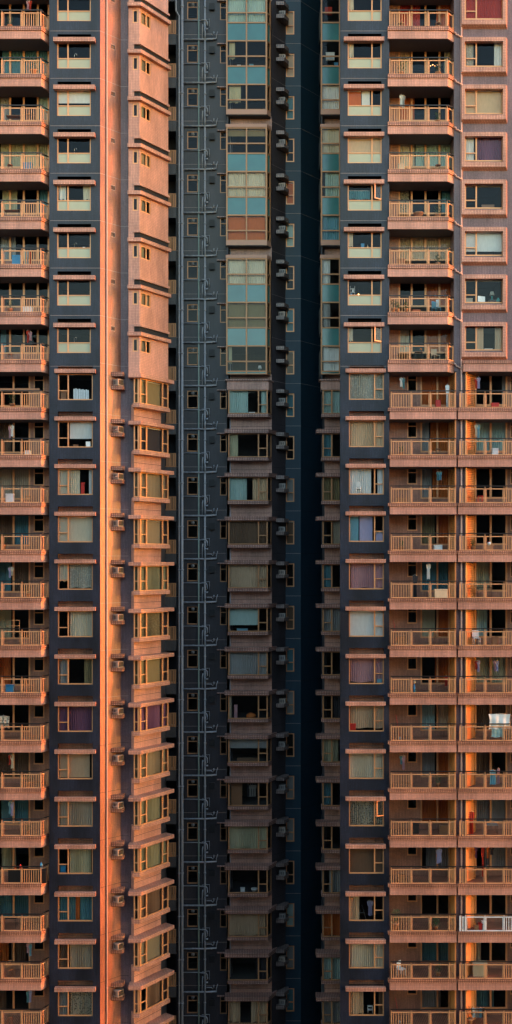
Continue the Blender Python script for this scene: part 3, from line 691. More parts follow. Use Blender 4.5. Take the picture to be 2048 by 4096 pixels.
mb.box(None, X(1284, 1.088)+.01, X(1284, 1.088)+.1, D0*.088+.08, D0*.0975, zrow(7)-.9, ZT)
mb.prism([pt(1361.5, 1.004), (X(1361.5, 1.004)+.2, D0*.004), (X(1375, 1.092)+.2, D0*.09), (X(1375, 1.092), D0*.09)], 0, ZT)
obj('wall', mb.mesh('wall', 'darkwall'), T3, (0, D0, 0))
PG3 = Plane(1361, 1.0, 1557, 1.0)
wA3, hA3 = window(PG3, 1391, 1527, 165.8, 272.8, 0, vs=(1488.5,), hs=((1391, 1527, 231),), frost=231)
wB3, hB3 = window(PG3, 1396, 1536, 1491, 1598.5, 7, vs=(1499,), hs=((1500, 1536, 1556),))
hdA3 = hood(PG3, 1376, 1537, 145.6, 161.5, 0); hdB3 = hood(PG3, 1383.5, 1543, 1474, 1489, 7)
sA3 = (PG3.u(1392), PG3.u(1526), PG3.z(161, 1392, 0), PG3.z(135, 1392, 0)); sB3 = (PG3.u(1397), PG3.u(1536), PG3.z(1489, 1392, 7), PG3.z(1454, 1392, 7)); sB37 = (PG3.u(1397), PG3.u(1536), PG3.z(1489, 1392, 7), PG3.z(1461, 1392, 7))
hol = []
for k in range(-1, 22):
    A = k < 7; h = hA3 if A else hB3; s = sA3 if A else (sB37 if k == 7 else sB3)
    hol += [rh(h, k), rh(s, k)]; row(wA3 if A else wB3, T3, k); row(hdA3 if A else hdB3, T3, k)
    slotbox(slotsd if A else slots, PG3, s, k, .45, T3); add_room('R', PG3, h, zrow(k), d0=.25, tone=0 if A else None)
    z = zrow(k) if A else zrow(k)-.21
    (joint if k < 8 else jointd).box(PG3, 0, PG3.L, -.004, .01, z-.012, z+.012)
segwall('wall', T3, PG3, 1361, 1557, hol, 'grey', u0=0, u1=PG3.L)
mb = MB(); mb.box(None, X(1557, 1)-.2, X(1557, 1), .25, 1.6, 0, ZT); obj('wall', mb.mesh('wall', 'mauve'), T3, (0, D0, 0))
# balconies upper right
RW = 1.003
PFA = Plane(1556, BF, 1794, BF); PCA = Plane(1794, BF, 1817, 1.0035)
fp = [pt(1552, BF), pt(1793, BF), pt(1816, 1.0032)]
rb = slab(fp, [(X(1816, 1.0032), .19), (X(1816, 1.0), 1.45), (X(1558, 1), 1.45), (X(1558, 1), -.003), (X(1552, BF), -.003)], None, zt0, zm0, zb0)
A_ = PFA.off(.03); B_ = PCA.off(.03)
rl, ch = railing([(A_, 'post', 1557, 1562), (A_, 'bars', 1563, 1634), (A_, 'post', 1634, 1641), (A_, 'glass', 1642, 1708), (A_, 'post', 1709, 1716), (A_, 'glass', 1717, 1784), (A_, 'post', 1785, 1793), (B_, 'glass', 1795, 1812), (B_, 'post', 1812, 1815)], 0, zr0, zt0)
rbA = (rb[0], rb[1], rb[2]+[rl]+ch)
# right face of the recess: angled panel beneath the balcony corner
PDR = Plane(1557, 1.022, 1840, 1.022)
dR, hDR = window(PDR, 1594, 1812, 172, 300, 0, vs=(1647, 1702, 1758), fw=.11, name='balcony_door', d=.02)
# lower balconies
ztB, zmB, zbB = dzr(1630.4, BF, 8), dzr(1644, BF, 8), dzr(1676, BF, 8); zrB = dzr(1572.5, BF, 8)
def slabB(a, b):
    cp = MB(); cp.prism([pt(a, BF-.0008), pt(b, BF-.0008), (X(b, BF), 1.4), (X(a+6, BF), 1.4), (X(a+6, BF), -.004), (X(a, BF), -.004)] if a < 1600 else [pt(a, BF-.0008), pt(b, BF-.0008), (X(b, BF), 1.4), (X(a, BF), 1.4)], zmB, ztB)
    bm = MB(); a2 = a+7 if a < 1600 else a+2
    bm.prism([pt(a2, BF+.0004), pt(b, BF+.0004), (X(b, BF), 1.38), (X(a2, BF), 1.38)], zbB, zmB-.003)
    so_ = MB(); so_.box(None, X(a2, BF)+.05, X(b, BF)-.05, -.15, 1.36, zbB-.01, zbB-.002)  # same dark panel, shade under the beam put into its colour
    return ('balcony', cp.mesh('balcony', 'band'), [('beam', bm.mesh('beam', 'pink'), []), ('soffit_shade', so_.mesh('soffit_shade', 'soff'), [])])
PFB = Plane(1556, BF, 2150, BF).off(.03)
sb1 = slabB(1553, 1826); sb2 = slabB(1830.5, 2150)
r1, c1 = railing([(PFB, 'post', 1563, 1568), (PFB, 'bars', 1569, 1641), (PFB, 'post', 1641, 1648), (PFB, 'glass', 1649, 1716), (PFB, 'post', 1717, 1724), (PFB, 'glass', 1725, 1794), (PFB, 'post', 1795, 1801), (PFB, 'bars', 1801, 1816), (PFB, 'post', 1816, 1824)], 8, zrB, ztB)
def mk2(mat):
    return railing([(PFB, 'post', 1836, 1846), (PFB, 'bars', 1848, 1858), (PFB, 'post', 1859, 1866), (PFB, 'glass', 1867, 1936), (PFB, 'post', 1937, 1944), (PFB, 'glass', 1945, 2012), (PFB, 'post', 2013, 2020), (PFB, 'bars', 2021, 2120), (PFB, 'post', 2121, 2128)], 8, zrB, ztB, mat)
r2, c2 = mk2('rail'); r2w, c2w = mk2('white')
sB1 = (sb1[0], sb1[1], sb1[2]+[r1]+c1); sB2 = (sb2[0], sb2[1], sb2[2]+[r2]+c2); sB2w = (sb2[0], sb2[1], sb2[2]+[r2w]+c2w)
sb2c = slabB(1852, 2150)
PDB = Plane(1557, 1.022, 2160, 1.022)
kw3, hK3 = window(PDB, 1629, 1669, 1495, 1566, 7, hs=((1629, 1669, 1519),), fw=.07, d=.02)
db3, hD3 = window(PDB, 1682, 1800, 1494, 1624, 7, vs=(1750,), fw=.10, name='balcony_door', d=.02)
de3, hE3 = window(PDB, 1899, 2030, 1494, 1624, 7, vs=(1963,), fw=.12, name='balcony_door', d=.02)
kx3, hX3 = window(PDB, 2041, 2085, 1495, 1566, 7, hs=((2041, 2085, 1519),), fw=.07, d=.02)
# louvre screens
def louvre(P, L, zb, zt):
    mb = MB(); mb.box(P, 0, .11, -.02, .06, zb, zt); mb.box(P, L-.07, L, -.02, .06, zb, zt)
    n = int((zt-zb)/.115)
    for i in range(n):
        z = zb+.03+i*.115
        a, b = P.T(.11, .0), P.T(L-.07, .0); c, d = P.T(L-.07, .06), P.T(.11, .06)
        bb = len(mb.v); mb.v += [(*a, z), (*b, z), (*c, z+.085), (*d, z+.085), (*a, z+.014), (*b, z+.014), (*c, z+.099), (*d, z+.099)]
        mb.f += [(bb, bb+1, bb+5, bb+4), (bb+1, bb+2, bb+6, bb+5), (bb+2, bb+3, bb+7, bb+6), (bb+3, bb, bb+4, bb+7), (bb+4, bb+5, bb+6, bb+7), (bb+3, bb+2, bb+1, bb)]
    return ('louvre_screen', mb.mesh('louvre_screen', 'louv'), [])
M['louv'] = plain('orange_beige_louvre', (.50, .20, .06), .45, .05, .1, 3)
PL1 = Plane(1800, 1.018, 1821, .9995); PL2 = Plane(1864, .9995, 1901, 1.0115)
zl0 = dzr(1440+190.4-.5, BF, 8); zl1 = zb0
lv1 = louvre(PL1, PL1.L, ztB-3.0+.003, zb0-.003); lv2 = louvre(PL2, PL2.L, ztB-3.0+.003, zb0-.003)
# wall planes
PWR = Plane(1816, RW, 2160, RW)
pw, hPW = window(PWR, 1859, 2013, 166, 267.5, 0, vs=(1905,), hs=((1859, 1905, 234),), fw=.08, d=.0)
PWF = PWR.off(-.3)
sf = MB()
def PWz(py, k=0): return PWF.z(py, 1900, k)
o_ = dict(l=PWF.u(1847), r=PWF.u(2025), t=PWz(148), b=PWz(287)); i_ = dict(l=PWF.u(1859), r=PWF.u(2013), t=PWz(164), b=PWz(268.5))
def q4(P, d, l, r, b, t): return [(*P.T(l, d), b), (*P.T(r, d), b), (*P.T(r, d), t), (*P.T(l, d), t)]
of = q4(PWF, 0, o_['l'], o_['r'], o_['b'], o_['t']); ob = q4(PWF, .31, o_['l'], o_['r']+.14, o_['b']-.16, o_['t']); inf = q4(PWF, 0, i_['l'], i_['r'], i_['b'], i_['t']); inb = q4(PWF, .31, i_['l'], i_['r'], i_['b'], i_['t'])
for i in range(4):
    j = (i+1) % 4
    sf.quad([of[i], of[j], inf[j], inf[i]]); sf.quad([ob[i], ob[j], of[j], of[i]][::1]); sf.quad([inf[i], inf[j], inb[j], inb[i]])
sur = ('window_surround', sf.mesh('window_surround', 'bandl'), [])
pw = (pw[0], pw[1], pw[2])
hol = []; holw = []
for k in range(-1, 23):
    if k <= 7: row(rbA, T3, k)
    if k == 7: row(sb2c, T3, k)
    if k >= 8: row(sB1, T3, k); row(sB2w if k == 19 else sB2, T3, k)
    if k < 7:
        row(dR, T3, k); hol.append(rh(hDR, k)); add_room('R', PDR, hDR, zrow(k), 4, .2, pad=0, down=0, tone=random.choice((0, 1)))
        row(pw, T3, k); row(sur, T3, k); holw.append(rh(hPW, k)); add_room('R', PWR, hPW, zrow(k), 3, .25, pad=.1, down=.2)
    elif k < 22:
        for t_, h_ in ((kw3, hK3), (db3, hD3), (de3, hE3), (kx3, hX3)):
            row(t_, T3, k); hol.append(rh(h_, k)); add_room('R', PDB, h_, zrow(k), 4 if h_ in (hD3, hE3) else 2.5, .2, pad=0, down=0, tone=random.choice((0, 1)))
        row(lv1, T3, k); row(lv2, T3, k)
zsplit = zrow(7)+zb0+.1
segwall('wall', T3, PDR, 1557, 1840, hol, 'balc', th=.2, zb=zsplit, u0=PDR.u(1557))
segwall('wall', T3, PDB, 1557, 2160, hol, 'balc', th=.2, zt=zsplit, u0=PDB.u(1557))
segwall('wall', T3, PWR, 1816, 2160, holw, 'mauve', zb=zsplit)
mb = MB(); mb.box(PWR, PWR.u(1823), PWR.u(1863), 0, 1.2, 0, zsplit-.01); mb.box(PWR, 0, .2, .25, 1.25, zsplit, ZT)
obj('wall', mb.mesh('wall', 'mauve'), T3, (0, D0, 0))
mb = MB(); c = PWR.T(PWR.u(1845), -.07); mb.tube([(*c, 0), (*c, ZT)], .055, 10)
for k in range(-3, 30): mb.tube([(*c, zrow(k)-.4), (*c, zrow(k)-.3)], .07, 10)
obj('drain_pipe', mb.mesh('drain_pipe', 'pipep', True), T3, (0, D0, 0))
def p3(px, py, d=-.1): return (*PWR.T(PWR.u(px), d), PWR.z(py, px, 0))
mb = MB(); mb.tube([p3(1816, 131, -.1), p3(1822, 136, -.1), p3(1824, 142, -.1), p3(1831, 143, -.1), p3(1836, 148, -.1), p3(1845, 149, -.1)], [.05, .05, .04, .05, .04, .05], 8)
br3 = ('branch_pipe', mb.mesh('branch_pipe', 'pipep', True), [])
for k in range(-1, 8): row(br3, T3, k)
mb = MB(); mb.box(None, X(1375, 1.092)+.3, 40, 6.2, 24, 0, ZT+.5)
mb.prism([(X(1361, 1), 0), (40, 0), (40, 24), (9, 24), (X(1284, 1.088), 14), pt(1284, 1.088), (X(1375, 1.09), D0*.088)], ZT, ZT+.3)
mb.box(None, X(2160, 1), 40, .2, 6.4, 0, ZT)
obj('roof', mb.mesh('roof', 'roof'), T3, (0, D0, 0))
# shared small meshes of the towers
def split(mb, name, mat):
    """share the joints and slots out to the tower they belong to"""
    parts = {0: MB(), 1: MB(), 2: MB()}
    for f in mb.f:
        cx = sum(mb.v[i][0] for i in f)/len(f); w_ = 0 if cx < -5.55 else 1 if cx < 4.6 else 2
        parts[w_].quad([mb.v[i] for i in f])
    for w_, m_ in parts.items():
        if m_.f: obj(name, m_.mesh(name, mat), (T1, T2, T3)[w_], (0, D0, 0))
split(joint, 'joint_line', 'joint'); split(jointd, 'joint_line', 'jointd')
#CONTENTS
# ================================================================== THINGS IN AND ON THE WINDOWS AND BALCONIES
def cur(P, h, k, a, b, lo, hi, col, where, d=.19, blind=False, gather=0, extra='', group='curtains drawn in the windows', name=None):
    W = h[1]-h[0]; H = h[3]-h[2]
    kind = name or ('roller blind' if blind else 'curtain')
    c_ = col if col not in ('net', 'lace', 'dark') else {'net': 'yellowish net', 'lace': 'cream lace', 'dark': 'near-black'}[col]
    lab = ((extra+' ') if extra else '')+c_+' '+kind+' '+where
    return curtain(P, h[0]+W*a, h[0]+W*b, h[2]+.03+H*lo, h[2]+H*hi-.06, zrow(k), col, lab, d=d, blind=blind, gather=gather, group='roller blinds in the windows' if blind else group)
def thing(name, parts, loc, label, cat, rz=0, group=None):
    o = empty(name, label, cat, loc, group, rz)
    for p in parts:
        q = obj(p[0], p[1], o)
        for c_ in (p[2] if len(p) > 2 else []): obj(c_[0], c_[1], q)
    return o
# ---- left slate column
WL = lambda k: 'in the %s window from the top, left slate column' % ORD[k+1]
LW = {1: [('white', .02, .98, .52, 1, 1)], 3: [('cream', .76, .99, .44, 1, 0), ('white', .04, .25, .44, 1, 0)], 8: [('white', .33, .98, .34, 1, 1)],
      9: [('cream', .03, .62, .0, 1, 0), ('white', .88, .99, 0, 1, 0)], 10: [('cream', .03, .98, .02, 1, 1)], 11: [('lace', .33, .98, .05, 1, 0), ('cream', .04, .27, .3, 1, 0)],
      12: [('cream', .33, .98, 0, 1, 0)], 13: [('grey', .04, .27, 0, 1, 0), ('olive', .74, .98, 0, 1, 0)], 14: [('purple', .04, .98, 0, 1, 0)],
      15: [('beige', .04, .9, .06, 1, 1)], 16: [('grey-beige', .04, .98, 0, 1, 0)], 17: [('green-cream', .33, .93, 0, 1, 0)],
      18: [('teal', .04, .5, 0, 1, 0), ('orange', .5, .62, 0, 1, 0), ('teal', .63, .98, 0, 1, 0)], 19: [('brown', .04, .28, 0, 1, 0), ('grey-beige', .34, .98, 0, 1, 0)],
      20: [('patterned', .33, .98, 0, 1, 0), ('grey', .04, .28, 0, 1, 0)]}
def fill(P, table, hA_, hB_, wf, d=.19, split=7):
    for k, items in table.items():
        h = hA_ if k < split else hB_
        for n, (col, a, b, lo, hi, bl) in enumerate(items):
            side = '' if len(items) == 1 else ('left-hand' if n == 0 else ('right-hand' if n == len(items)-1 else 'middle'))
            if len(items) == 2 and items[0][1] > items[1][1]: side = 'right-hand' if n == 0 else 'left-hand'
            cur(P, h, k, a, b, lo, hi, col, wf(k), d, bool(bl), 0, side)
fill(PG, LW, hA, hB, WL)
# ---- left angled bays
WB = lambda k: 'in the %s angled bay window, left tower' % ORD[k-7]
hLB = (PB.u(563), PB.u(671), zwb, zwt)
LB = {7: 'olive', 8: 'dark', 9: 'tan', 10: 'tan', 11: 'moss', 12: 'net', 13: 'olive', 14: 'purple', 15: 'tan', 16: 'moss', 17: 'moss', 18: 'brown', 19: 'khaki', 20: 'brown', 21: 'khaki'}
for k, c_ in LB.items():
    cur(PB, hLB, k, .0 if k != 20 else .3, .98 if k in (9, 11, 14, 15, 17) else .80, 0, 1, c_, WB(k), .16, k in (7, 8, 10, 13, 19))
    if k not in (8, 18, 20): cur(PBf, (PBf.u(538), PBf.u(555), zwb, zwt), k, 0, 1, 0, 1, c_, WB(k), .16, extra='narrow front')
for k in range(-1, 7):
    c_ = ('khaki', 'moss', 'tan')[k % 3]
    cur(PB, hG, k, .06, (.55, .9, .45)[(k*2) % 3], 0, 1, c_, 'in the %s small window of the upper angled bay' % ORD[k+1], .14)
# ---- middle bays
WM = lambda k: 'in the %s bay of the middle stack' % ORD[k+2]
hMg = (PM.u(909), PM.u(1064), zzm['b']+.0, zzm['t']-.0); hMb = (PMb.u(915), PMb.u(1069), bzb, bzt)
MG = {-2: ('pale teal', 0, 1, 0, 1), 1: ('olive', 0, 1, .7, 1), 2: ('cream', 0, 1, 0, 1), 3: ('rust', 0, 1, 0, 1), 4: ('cream', 0, 1, 0, 1), 5: ('olive', 0, 1, 0, 1)}
for k, (c_, a, b, lo, hi) in MG.items(): cur(PM, hMg, k, .02, .98, lo, hi, c_, WM(k), .2, k in (1, 3, 5))
for k, (a, b) in {-1: (.05, .2), 0: (.05, .35), 6: (.03, .12)}.items(): cur(PM, hMg, k, a, b, .3, 1, 'green-cream', WM(k), .2)
MBt = {7: [('pale teal', .02, .5), ('pale teal', .84, .99)], 9: [('pale teal', .02, .47), ('sand', .62, .98)], 10: [('brown', .02, .98)], 11: [('beige', .02, .98)], 12: [('pale teal', .02, .78)],
       13: [('grey', .02, .98)], 14: [('cream', .02, .07)], 15: [('grey', .02, .98)], 17: [('green-cream', .02, .98)], 19: [('beige', .02, .95)], 21: [('sand', .02, .3), ('sand', .58, .98)], 8: [('green-cream', .04, .24)], 20: [('dark', .7, .98)]}
for k, its in MBt.items():
    for n, (c_, a, b) in enumerate(its):
        cur(PMb, hMb, k, a, b, .27 if k == 12 else .58 if k == 15 else 0, 1, c_, WM(k), .2, k in (12, 15), extra='' if len(its) == 1 else ('left-hand', 'right-hand')[n])
# ---- right recessed bays
WR3 = lambda k: 'in the %s narrow bay beside the dark gap' % ORD[k+2]
h3g = (PRB2.u(1288), PRB2.u(1356), zzm['b'], zzm['t']); h3b = (PR3.u(1292), PR3.u(1375), bzb, bzt)
for k, (c_, a, b) in {0: ('white', 0, 1), 1: ('cream', 0, 1), 2: ('pale teal', .2, 1), 3: ('blue', 0, 1), 4: ('white', 0, .5), 5: ('grey', .1, .5), 6: ('white', .1, 1), 7: ('pale teal', .03, .97), 8: ('teal', .03, .4), 9: ('olive', .03, .8), 10: ('grey-beige', .5, .98),
                      11: ('teal', .03, .45), 12: ('grey', .03, .98), 14: ('dark', .5, .95), 15: ('green-cream', .03, .75), 16: ('teal', .03, .4), 18: ('grey', .3, .95), 19: ('rust', .03, .98), 20: ('pale teal', .03, .95), 21: ('grey', .05, .95)}.items():
    cur(PRB2 if k < 7 else PR3, h3g if k < 7 else h3b, k, a, b, 0, 1, c_, WR3(k), .2)
# ---- teal wall windows
for k in range(-2, 22):
    if k % 7 in (1, 4): continue
    c_ = {-2: 'beige', -1: 'beige', 0: 'teal', 2: 'rust', 5: 'teal', 9: 'grey'}.get(k, random.choice(('pale teal', 'grey', 'teal', 'grey', 'brown')))
    cur(PT, htw, k, .06, .94, 0, 1, c_, 'in the %s window down the dark teal wall' % ORD[k+2], .17, True)
# ---- right slate column
WS = lambda k: 'in the %s window from the top, right slate column' % ORD[k+1]
RWt = {-1: [('cream', .04, .18, .44, 1, 0)], 0: [('cream', .04, .18, .44, 1, 0)], 1: [('rust', .03, .4, .44, 1, 1), ('white', .42, .66, .44, 1, 1)], 2: [('sand', .03, .98, .0, 1, 1)], 3: [('teal', .03, .66, .44, .8, 0)], 6: [('cream', .03, .16, .44, 1, 0)],
       4: [('cream', .03, .16, .44, 1, 0)], 7: [('lace', .04, .98, 0, 1, 0)], 8: [('sand', .04, .98, 0, 1, 0)], 9: [('white', .04, .64, 0, 1, 0), ('white', .82, .98, 0, 1, 0)], 10: [('blue', .03, .28, 0, 1, 1), ('lilac', .31, .68, 0, 1, 1), ('lilac', .78, .98, 0, .4, 1)],
       11: [('pink', .06, .98, .03, 1, 0)], 12: [('white', .03, .98, .03, 1, 1)], 13: [('pink', .04, .98, .05, 1, 0)], 14: [('beige', .04, .98, .1, 1, 0)], 15: [('cream', .03, .98, 0, 1, 0)], 16: [('patterned', .04, .98, 0, 1, 0)],
       18: [('sand', .04, .3, 0, 1, 0)], 19: [('cream', .05, .98, 0, 1, 0)], 20: [('sand', .03, .42, .02, 1, 0), ('brown', .86, .98, 0, 1, 0)], 17: [('brown', .04, .98, 0, 1, 1)]}
fill(PG3, RWt, hA3, hB3, WS)
# ---- right framed windows
WP = lambda k: 'in the %s framed picture window at far right' % ORD[k+1]
RPt = {-1: [('red', .02, .98, 0, 1, 0)], 0: [('white', .78, .98, 0, 1, 0), ('lace', .03, .24, 0, 1, 0)], 1: [('sand', .02, .98, .03, 1, 1)], 2: [('white', .03, .25, 0, 1, 0), ('purple', .33, .98, 0, 1, 0)], 3: [('grey-beige', .02, .98, .88, 1, 1)],
       4: [('white', .02, .98, .2, 1, 1)], 5: [('cream', .02, .98, .88, 1, 1)], 6: [('sand', .31, .5, 0, 1, 0), ('sand', .8, .98, 0, 1, 0)]}
fill(PWR, RPt, hPW, hPW, WP, .15)
# ---- balcony door curtains
WD = lambda k: 'behind the %s balcony from the top, right tower' % ORD[k+1]
RD = {-1: [('red', .02, .4), ('rust', .7, .98)], 0: [('beige', .02, .22), ('cream', .85, .98)], 2: [('cream', .02, .3), ('pale teal', .32, .98)], 3: [('patterned', .04, .2), ('teal', .8, .98)], 4: [('sand', .02, .98)], 5: [('rust', .5, .98)], 6: [('cream', .03, .2), ('orange', .5, .98)], 1: [('rust', .03, .3)]}
for k, its in RD.items():
    for n, (c_, a, b) in enumerate(its): cur(PDR, hDR, k, a, b, 0, 1, c_, WD(k), .15, extra='' if len(its) == 1 else ('left-hand', 'right-hand')[n])
RD2 = {7: [('rust', .03, .98)], 8: [('grey', .03, .3), ('orange', .35, .98)], 9: [('grey', .03, .4), ('orange', .42, .98)], 10: [('olive', .03, .5), ('rust', .6, .98)], 12: [('green-cream', .03, .5), ('rust', .55, .98)], 13: [('rust', .5, .98)], 14: [('pale teal', .03, .5), ('sand', .6, .95)],  # rust and orange cloth stands in for sunset reflected in the door glass
       15: [('grey', .03, .5), ('rust', .55, .98)], 16: [('rust', .03, .98)], 17: [('grey', .2, .98)], 19: [('teal', .03, .98)], 20: [('grey', .03, .7)], 11: [('teal', .03, .95)]}
for k, its in RD2.items():
    for n, (c_, a, b) in enumerate(its): cur(PDB, hD3, k, a, b, 0, 1, c_, WD(k), .15, extra='' if len(its) == 1 else ('left-hand', 'right-hand')[n])
WE = lambda k: 'in the %s balcony door at lower far right' % ORD[k-7]
for k, (c_, a, b) in {7: ('grey', .85, .98), 8: ('pale teal', .05, .95), 11: ('green-cream', .03, .5), 12: ('pale teal', .04, .4), 13: ('green-cream', .03, .95), 14: ('brown', .03, .95), 15: ('brown', .03, .5), 16: ('grey', .04, .95), 17: ('grey', .3, .95), 20: ('teal', .04, .6), 19: ('cream', .04, .2)}.items():
    cur(PDB, hE3, k, a, b, 0, 1, c_, WE(k), .15)
WQ = lambda k: 'behind the %s balcony from the top at far left' % ORD[k+1]
LD = {0: [('teal', .3, .98)], 1: [('grey', .27, .42), ('pale teal', .85, .98)], 2: [('green-cream', .28, .98)], 3: [('green-cream', .3, .52), ('teal', .85, .98)], 4: [('grey', .28, .5)], 9: [('grey-beige', .35, .98)], 8: [('brown', .35, .6)], 10: [('brown', .35, .64), ('teal', .68, .98)],
      11: [('teal', .35, .6), ('brown', .65, .98)], 12: [('green-cream', .35, .6)], 13: [('rust', .35, .6)], 15: [('brown', .35, .98)], 16: [('teal', .4, .98)], 17: [('green-cream', .4, .7)], 18: [('teal', .35, .98)], 19: [('orange', .35, .55), ('brown', .6, .9)], 20: [('brown', .35, .5)], 6: [('teal', .28, .36)]}
for k, its in LD.items():
    for n, (c_, a, b) in enumerate(its):
        cur(PD, hDA if k < 7 else hDB, k, a, b, 0, 1, c_, WQ(k), .15, extra='' if len(its) == 1 else ('left-hand', 'right-hand')[n])
# ---- air conditioners
def cbox(w_, d_, h_, bev=.02):
    mb = MB(); a, b = w_/2, d_/2
    mb.prism([(-a+bev, -b), (a-bev, -b), (a, -b+bev), (a, b-bev), (a-bev, b), (-a+bev, b), (-a, b-bev), (-a, -b+bev)], 0, h_); return mb
acb = cbox(.56, .5, .40)
acg_ = MB(); acg_.box(None, .285, .295, -.19, .19, .05, .35)
for i in range(7): acg_.box(None, .295, .302, -.18, .18, .07+i*.04, .085+i*.04)
acs = MB()
for x0 in (-.22, -.08, .06): acs.box(None, x0, x0+.07, -.262, -.252, .08, .32)
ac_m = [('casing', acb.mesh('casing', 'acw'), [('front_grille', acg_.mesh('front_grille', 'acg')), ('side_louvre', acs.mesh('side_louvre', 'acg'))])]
hose = MB(); hose.tube([(-.35, -.1, .42), (-.33, -.2, .28), (-.2, -.33, .16), (.05, -.34, .13), (.25, -.3, .2)], .022, 6); hose_m = ('hose', hose.mesh('hose', 'pipep', True))
zsL = zrow(7)+dzr(1541+12, 1.0075, 7)*0+dzr(1541, 1.0075, 7)
ac_mid = []
for t_ in ('acw2', 'acw3', 'acw2'):
    ac_mid.append([('casing', acb.mesh('casing', t_), ac_m[0][2])])
for k in range(7, 22):
    z = zrow(k)+dzr(1541, 1.0075, 7)+.002
    parts = list(ac_m)+([hose_m] if k in (8, 9, 14, 16) else [])
    thing('air_conditioner', parts, (X(471, 1.012), D0*1.012+.0, z), 'air conditioner on the %s tiled shelf down the sunlit edge%s' % (ORD[k-7], ', pink hose looped' if k in (8, 9, 14, 16) else ''), 'air conditioner', radians(-38), 'air conditioners on the sunlit edge')
for k in range(-2, 22):
    if k == 6: continue
    z = zrow(k)+dzr(229, 1.1, -1)+.002
    o = thing('air_conditioner', ac_mid[(k*5+3) % 3], (X(1130, 1.1055), D0*1.1055+.03*((k*7) % 3), z), 'air conditioner on the %s shelf of the dark recess wall' % ORD[k+2], 'air conditioner', radians(-14+((k*11) % 5)*2), 'air conditioners in the dark recess')
    o.scale = (.82, .85, .74+.05*((k*3) % 4))
# ---- small things
def tubem(name, pts, r, mat, n=8): mb = MB(); mb.tube(pts, r, n); return (name, mb.mesh(name, mat, True))
def lathe(name, prof, mat, n=16):
    mb = MB(); m_ = len(prof)
    for r, z in prof: mb.v += [(r*cos(2*pi*i/n), r*sin(2*pi*i/n), z) for i in range(n)]
    for a in range(m_-1):
        for i in range(n): j = (i+1) % n; mb.f.append((a*n+i, a*n+j, (a+1)*n+j, (a+1)*n+i))
    mb.f.append(tuple(reversed(range(n)))); mb.f.append(tuple((m_-1)*n+i for i in range(n)))
    return (name, mb.mesh(name, mat, True))
def boxm(name, w_, d_, h_, mat, z=0, x=0, y=0, bev=.01):
    mb = cbox(w_, d_, h_, bev); mb.v = [(a+x, b+y, c_+z) for a, b, c_ in mb.v]; return (name, mb.mesh(name, mat))
def legs(xs, ys, h, r, mat): return [tubem('leg', [(x, y, 0), (x, y, h)], r, mat, 6) for x in xs for y in ys]
def foliage(n, rx, rz, z0, name='foliage'):
    mb = MB()
    for i in range(n):
        a = random.random()*2*pi; q = random.random(); rr = rx*(.2+.8*random.random())*(1-.5*q); z = z0+q*rz; l = .05+.05*random.random()
        x, y = rr*cos(a), rr*sin(a); dx, dy = cos(a+random.uniform(-1, 1))*l, sin(a+random.uniform(-1, 1))*l; t = random.uniform(-.04, .07)
        mb.quad([(x, y, z), (x+dx*.5-dy*.3, y+dy*.5+dx*.3, z+t*.7), (x+dx, y+dy, z+t), (x+dx*.5+dy*.3, y+dy*.5-dx*.3, z+t*.4)])
    for i in range(6):
        a = random.random()*6.3; mb.tube([(0, 0, z0-.1), (rx*.4*cos(a), rx*.4*sin(a), z0+rz*.5), (rx*.7*cos(a), rx*.7*sin(a), z0+rz*.85)], .006, 4)
    return (name, mb.mesh(name, 'leaf'))
def plant(loc, label, s=1.0, n=160):
    thing('potted_plant', [lathe('pot', [(.11*s, 0), (.16*s, .26*s), (.175*s, .27*s), (.175*s, .3*s), (.15*s, .3*s)], 'terracotta'), foliage(n, .3*s, .55*s, .3*s)], loc, label, 'plant', group='potted plants on the balconies')
def cloth(name, loc, w_, h_, col, label, cat, shirt=False, rz=0, group='laundry hung out to dry'):
    mb = MB(); nx, nz = 14, 8; ph = random.random()*6
    for j in range(nz+1):
        for i in range(nx+1):
            t = i/nx-.5; q = j/nz; ww = w_*(1 if not shirt or q > .72 else .66)*(1-.12*sin(q*3)); y = .05*sin(t*17+ph)*(1-q*.7)+.02*sin(q*9+t*4)
            mb.v.append((t*ww, y, -h_*(1-q)-.02*sin(t*9+ph)*(1-q)-(.25*abs(t)*w_ if shirt and q > .8 else 0)))
    for j in range(nz):
        for i in range(nx): b = j*(nx+1)+i; mb.f.append((b, b+1, b+nx+2, b+nx+1))
    parts = [('fabric', mb.mesh('fabric', 'f_'+col, True)), tubem('hanger', [(-w_*.4, 0, -.02), (0, 0, .05), (0, 0, .12), (0, 0, .05), (w_*.4, 0, -.02)], .008, 'skinp', 5)]
    thing(name, parts, loc, label, cat, rz, group)
def chair(loc, label, mat='wood', rz=0):
    thing('chair', [boxm('seat', .42, .42, .035, mat, .43), boxm('backrest', .42, .03, .4, mat, .5, 0, .2)]+legs((-.19, .19), (-.19, .19), .43, .015, mat), loc, label, 'chair', rz)
def stool(loc, label, mat):
    thing('stool', [lathe('seat', [(.16, .40), (.18, .41), (.18, .44), (.15, .45)], mat)]+legs((-.12, .12), (-.12, .12), .40, .014, mat), loc, label, 'stool')
def table(loc, label, w_=.7, mat='wood'):
    thing('table', [boxm('table_top', w_, .5, .03, mat, .62)]+legs((-w_*.45, w_*.45), (-.2, .2), .62, .014, 'dark'), loc, label, 'table')
def lamp(loc, label, s=1.0, mat='f_white'):
    thing('table_lamp', [lathe('base', [(.07*s, 0), (.08*s, .02*s), (.02*s, .05*s), (.035*s, .14*s), (.012*s, .24*s)], 'tealp'), lathe('lamp_shade', [(.13*s, .22*s), (.08*s, .40*s)], mat)], loc, label, 'lamp')
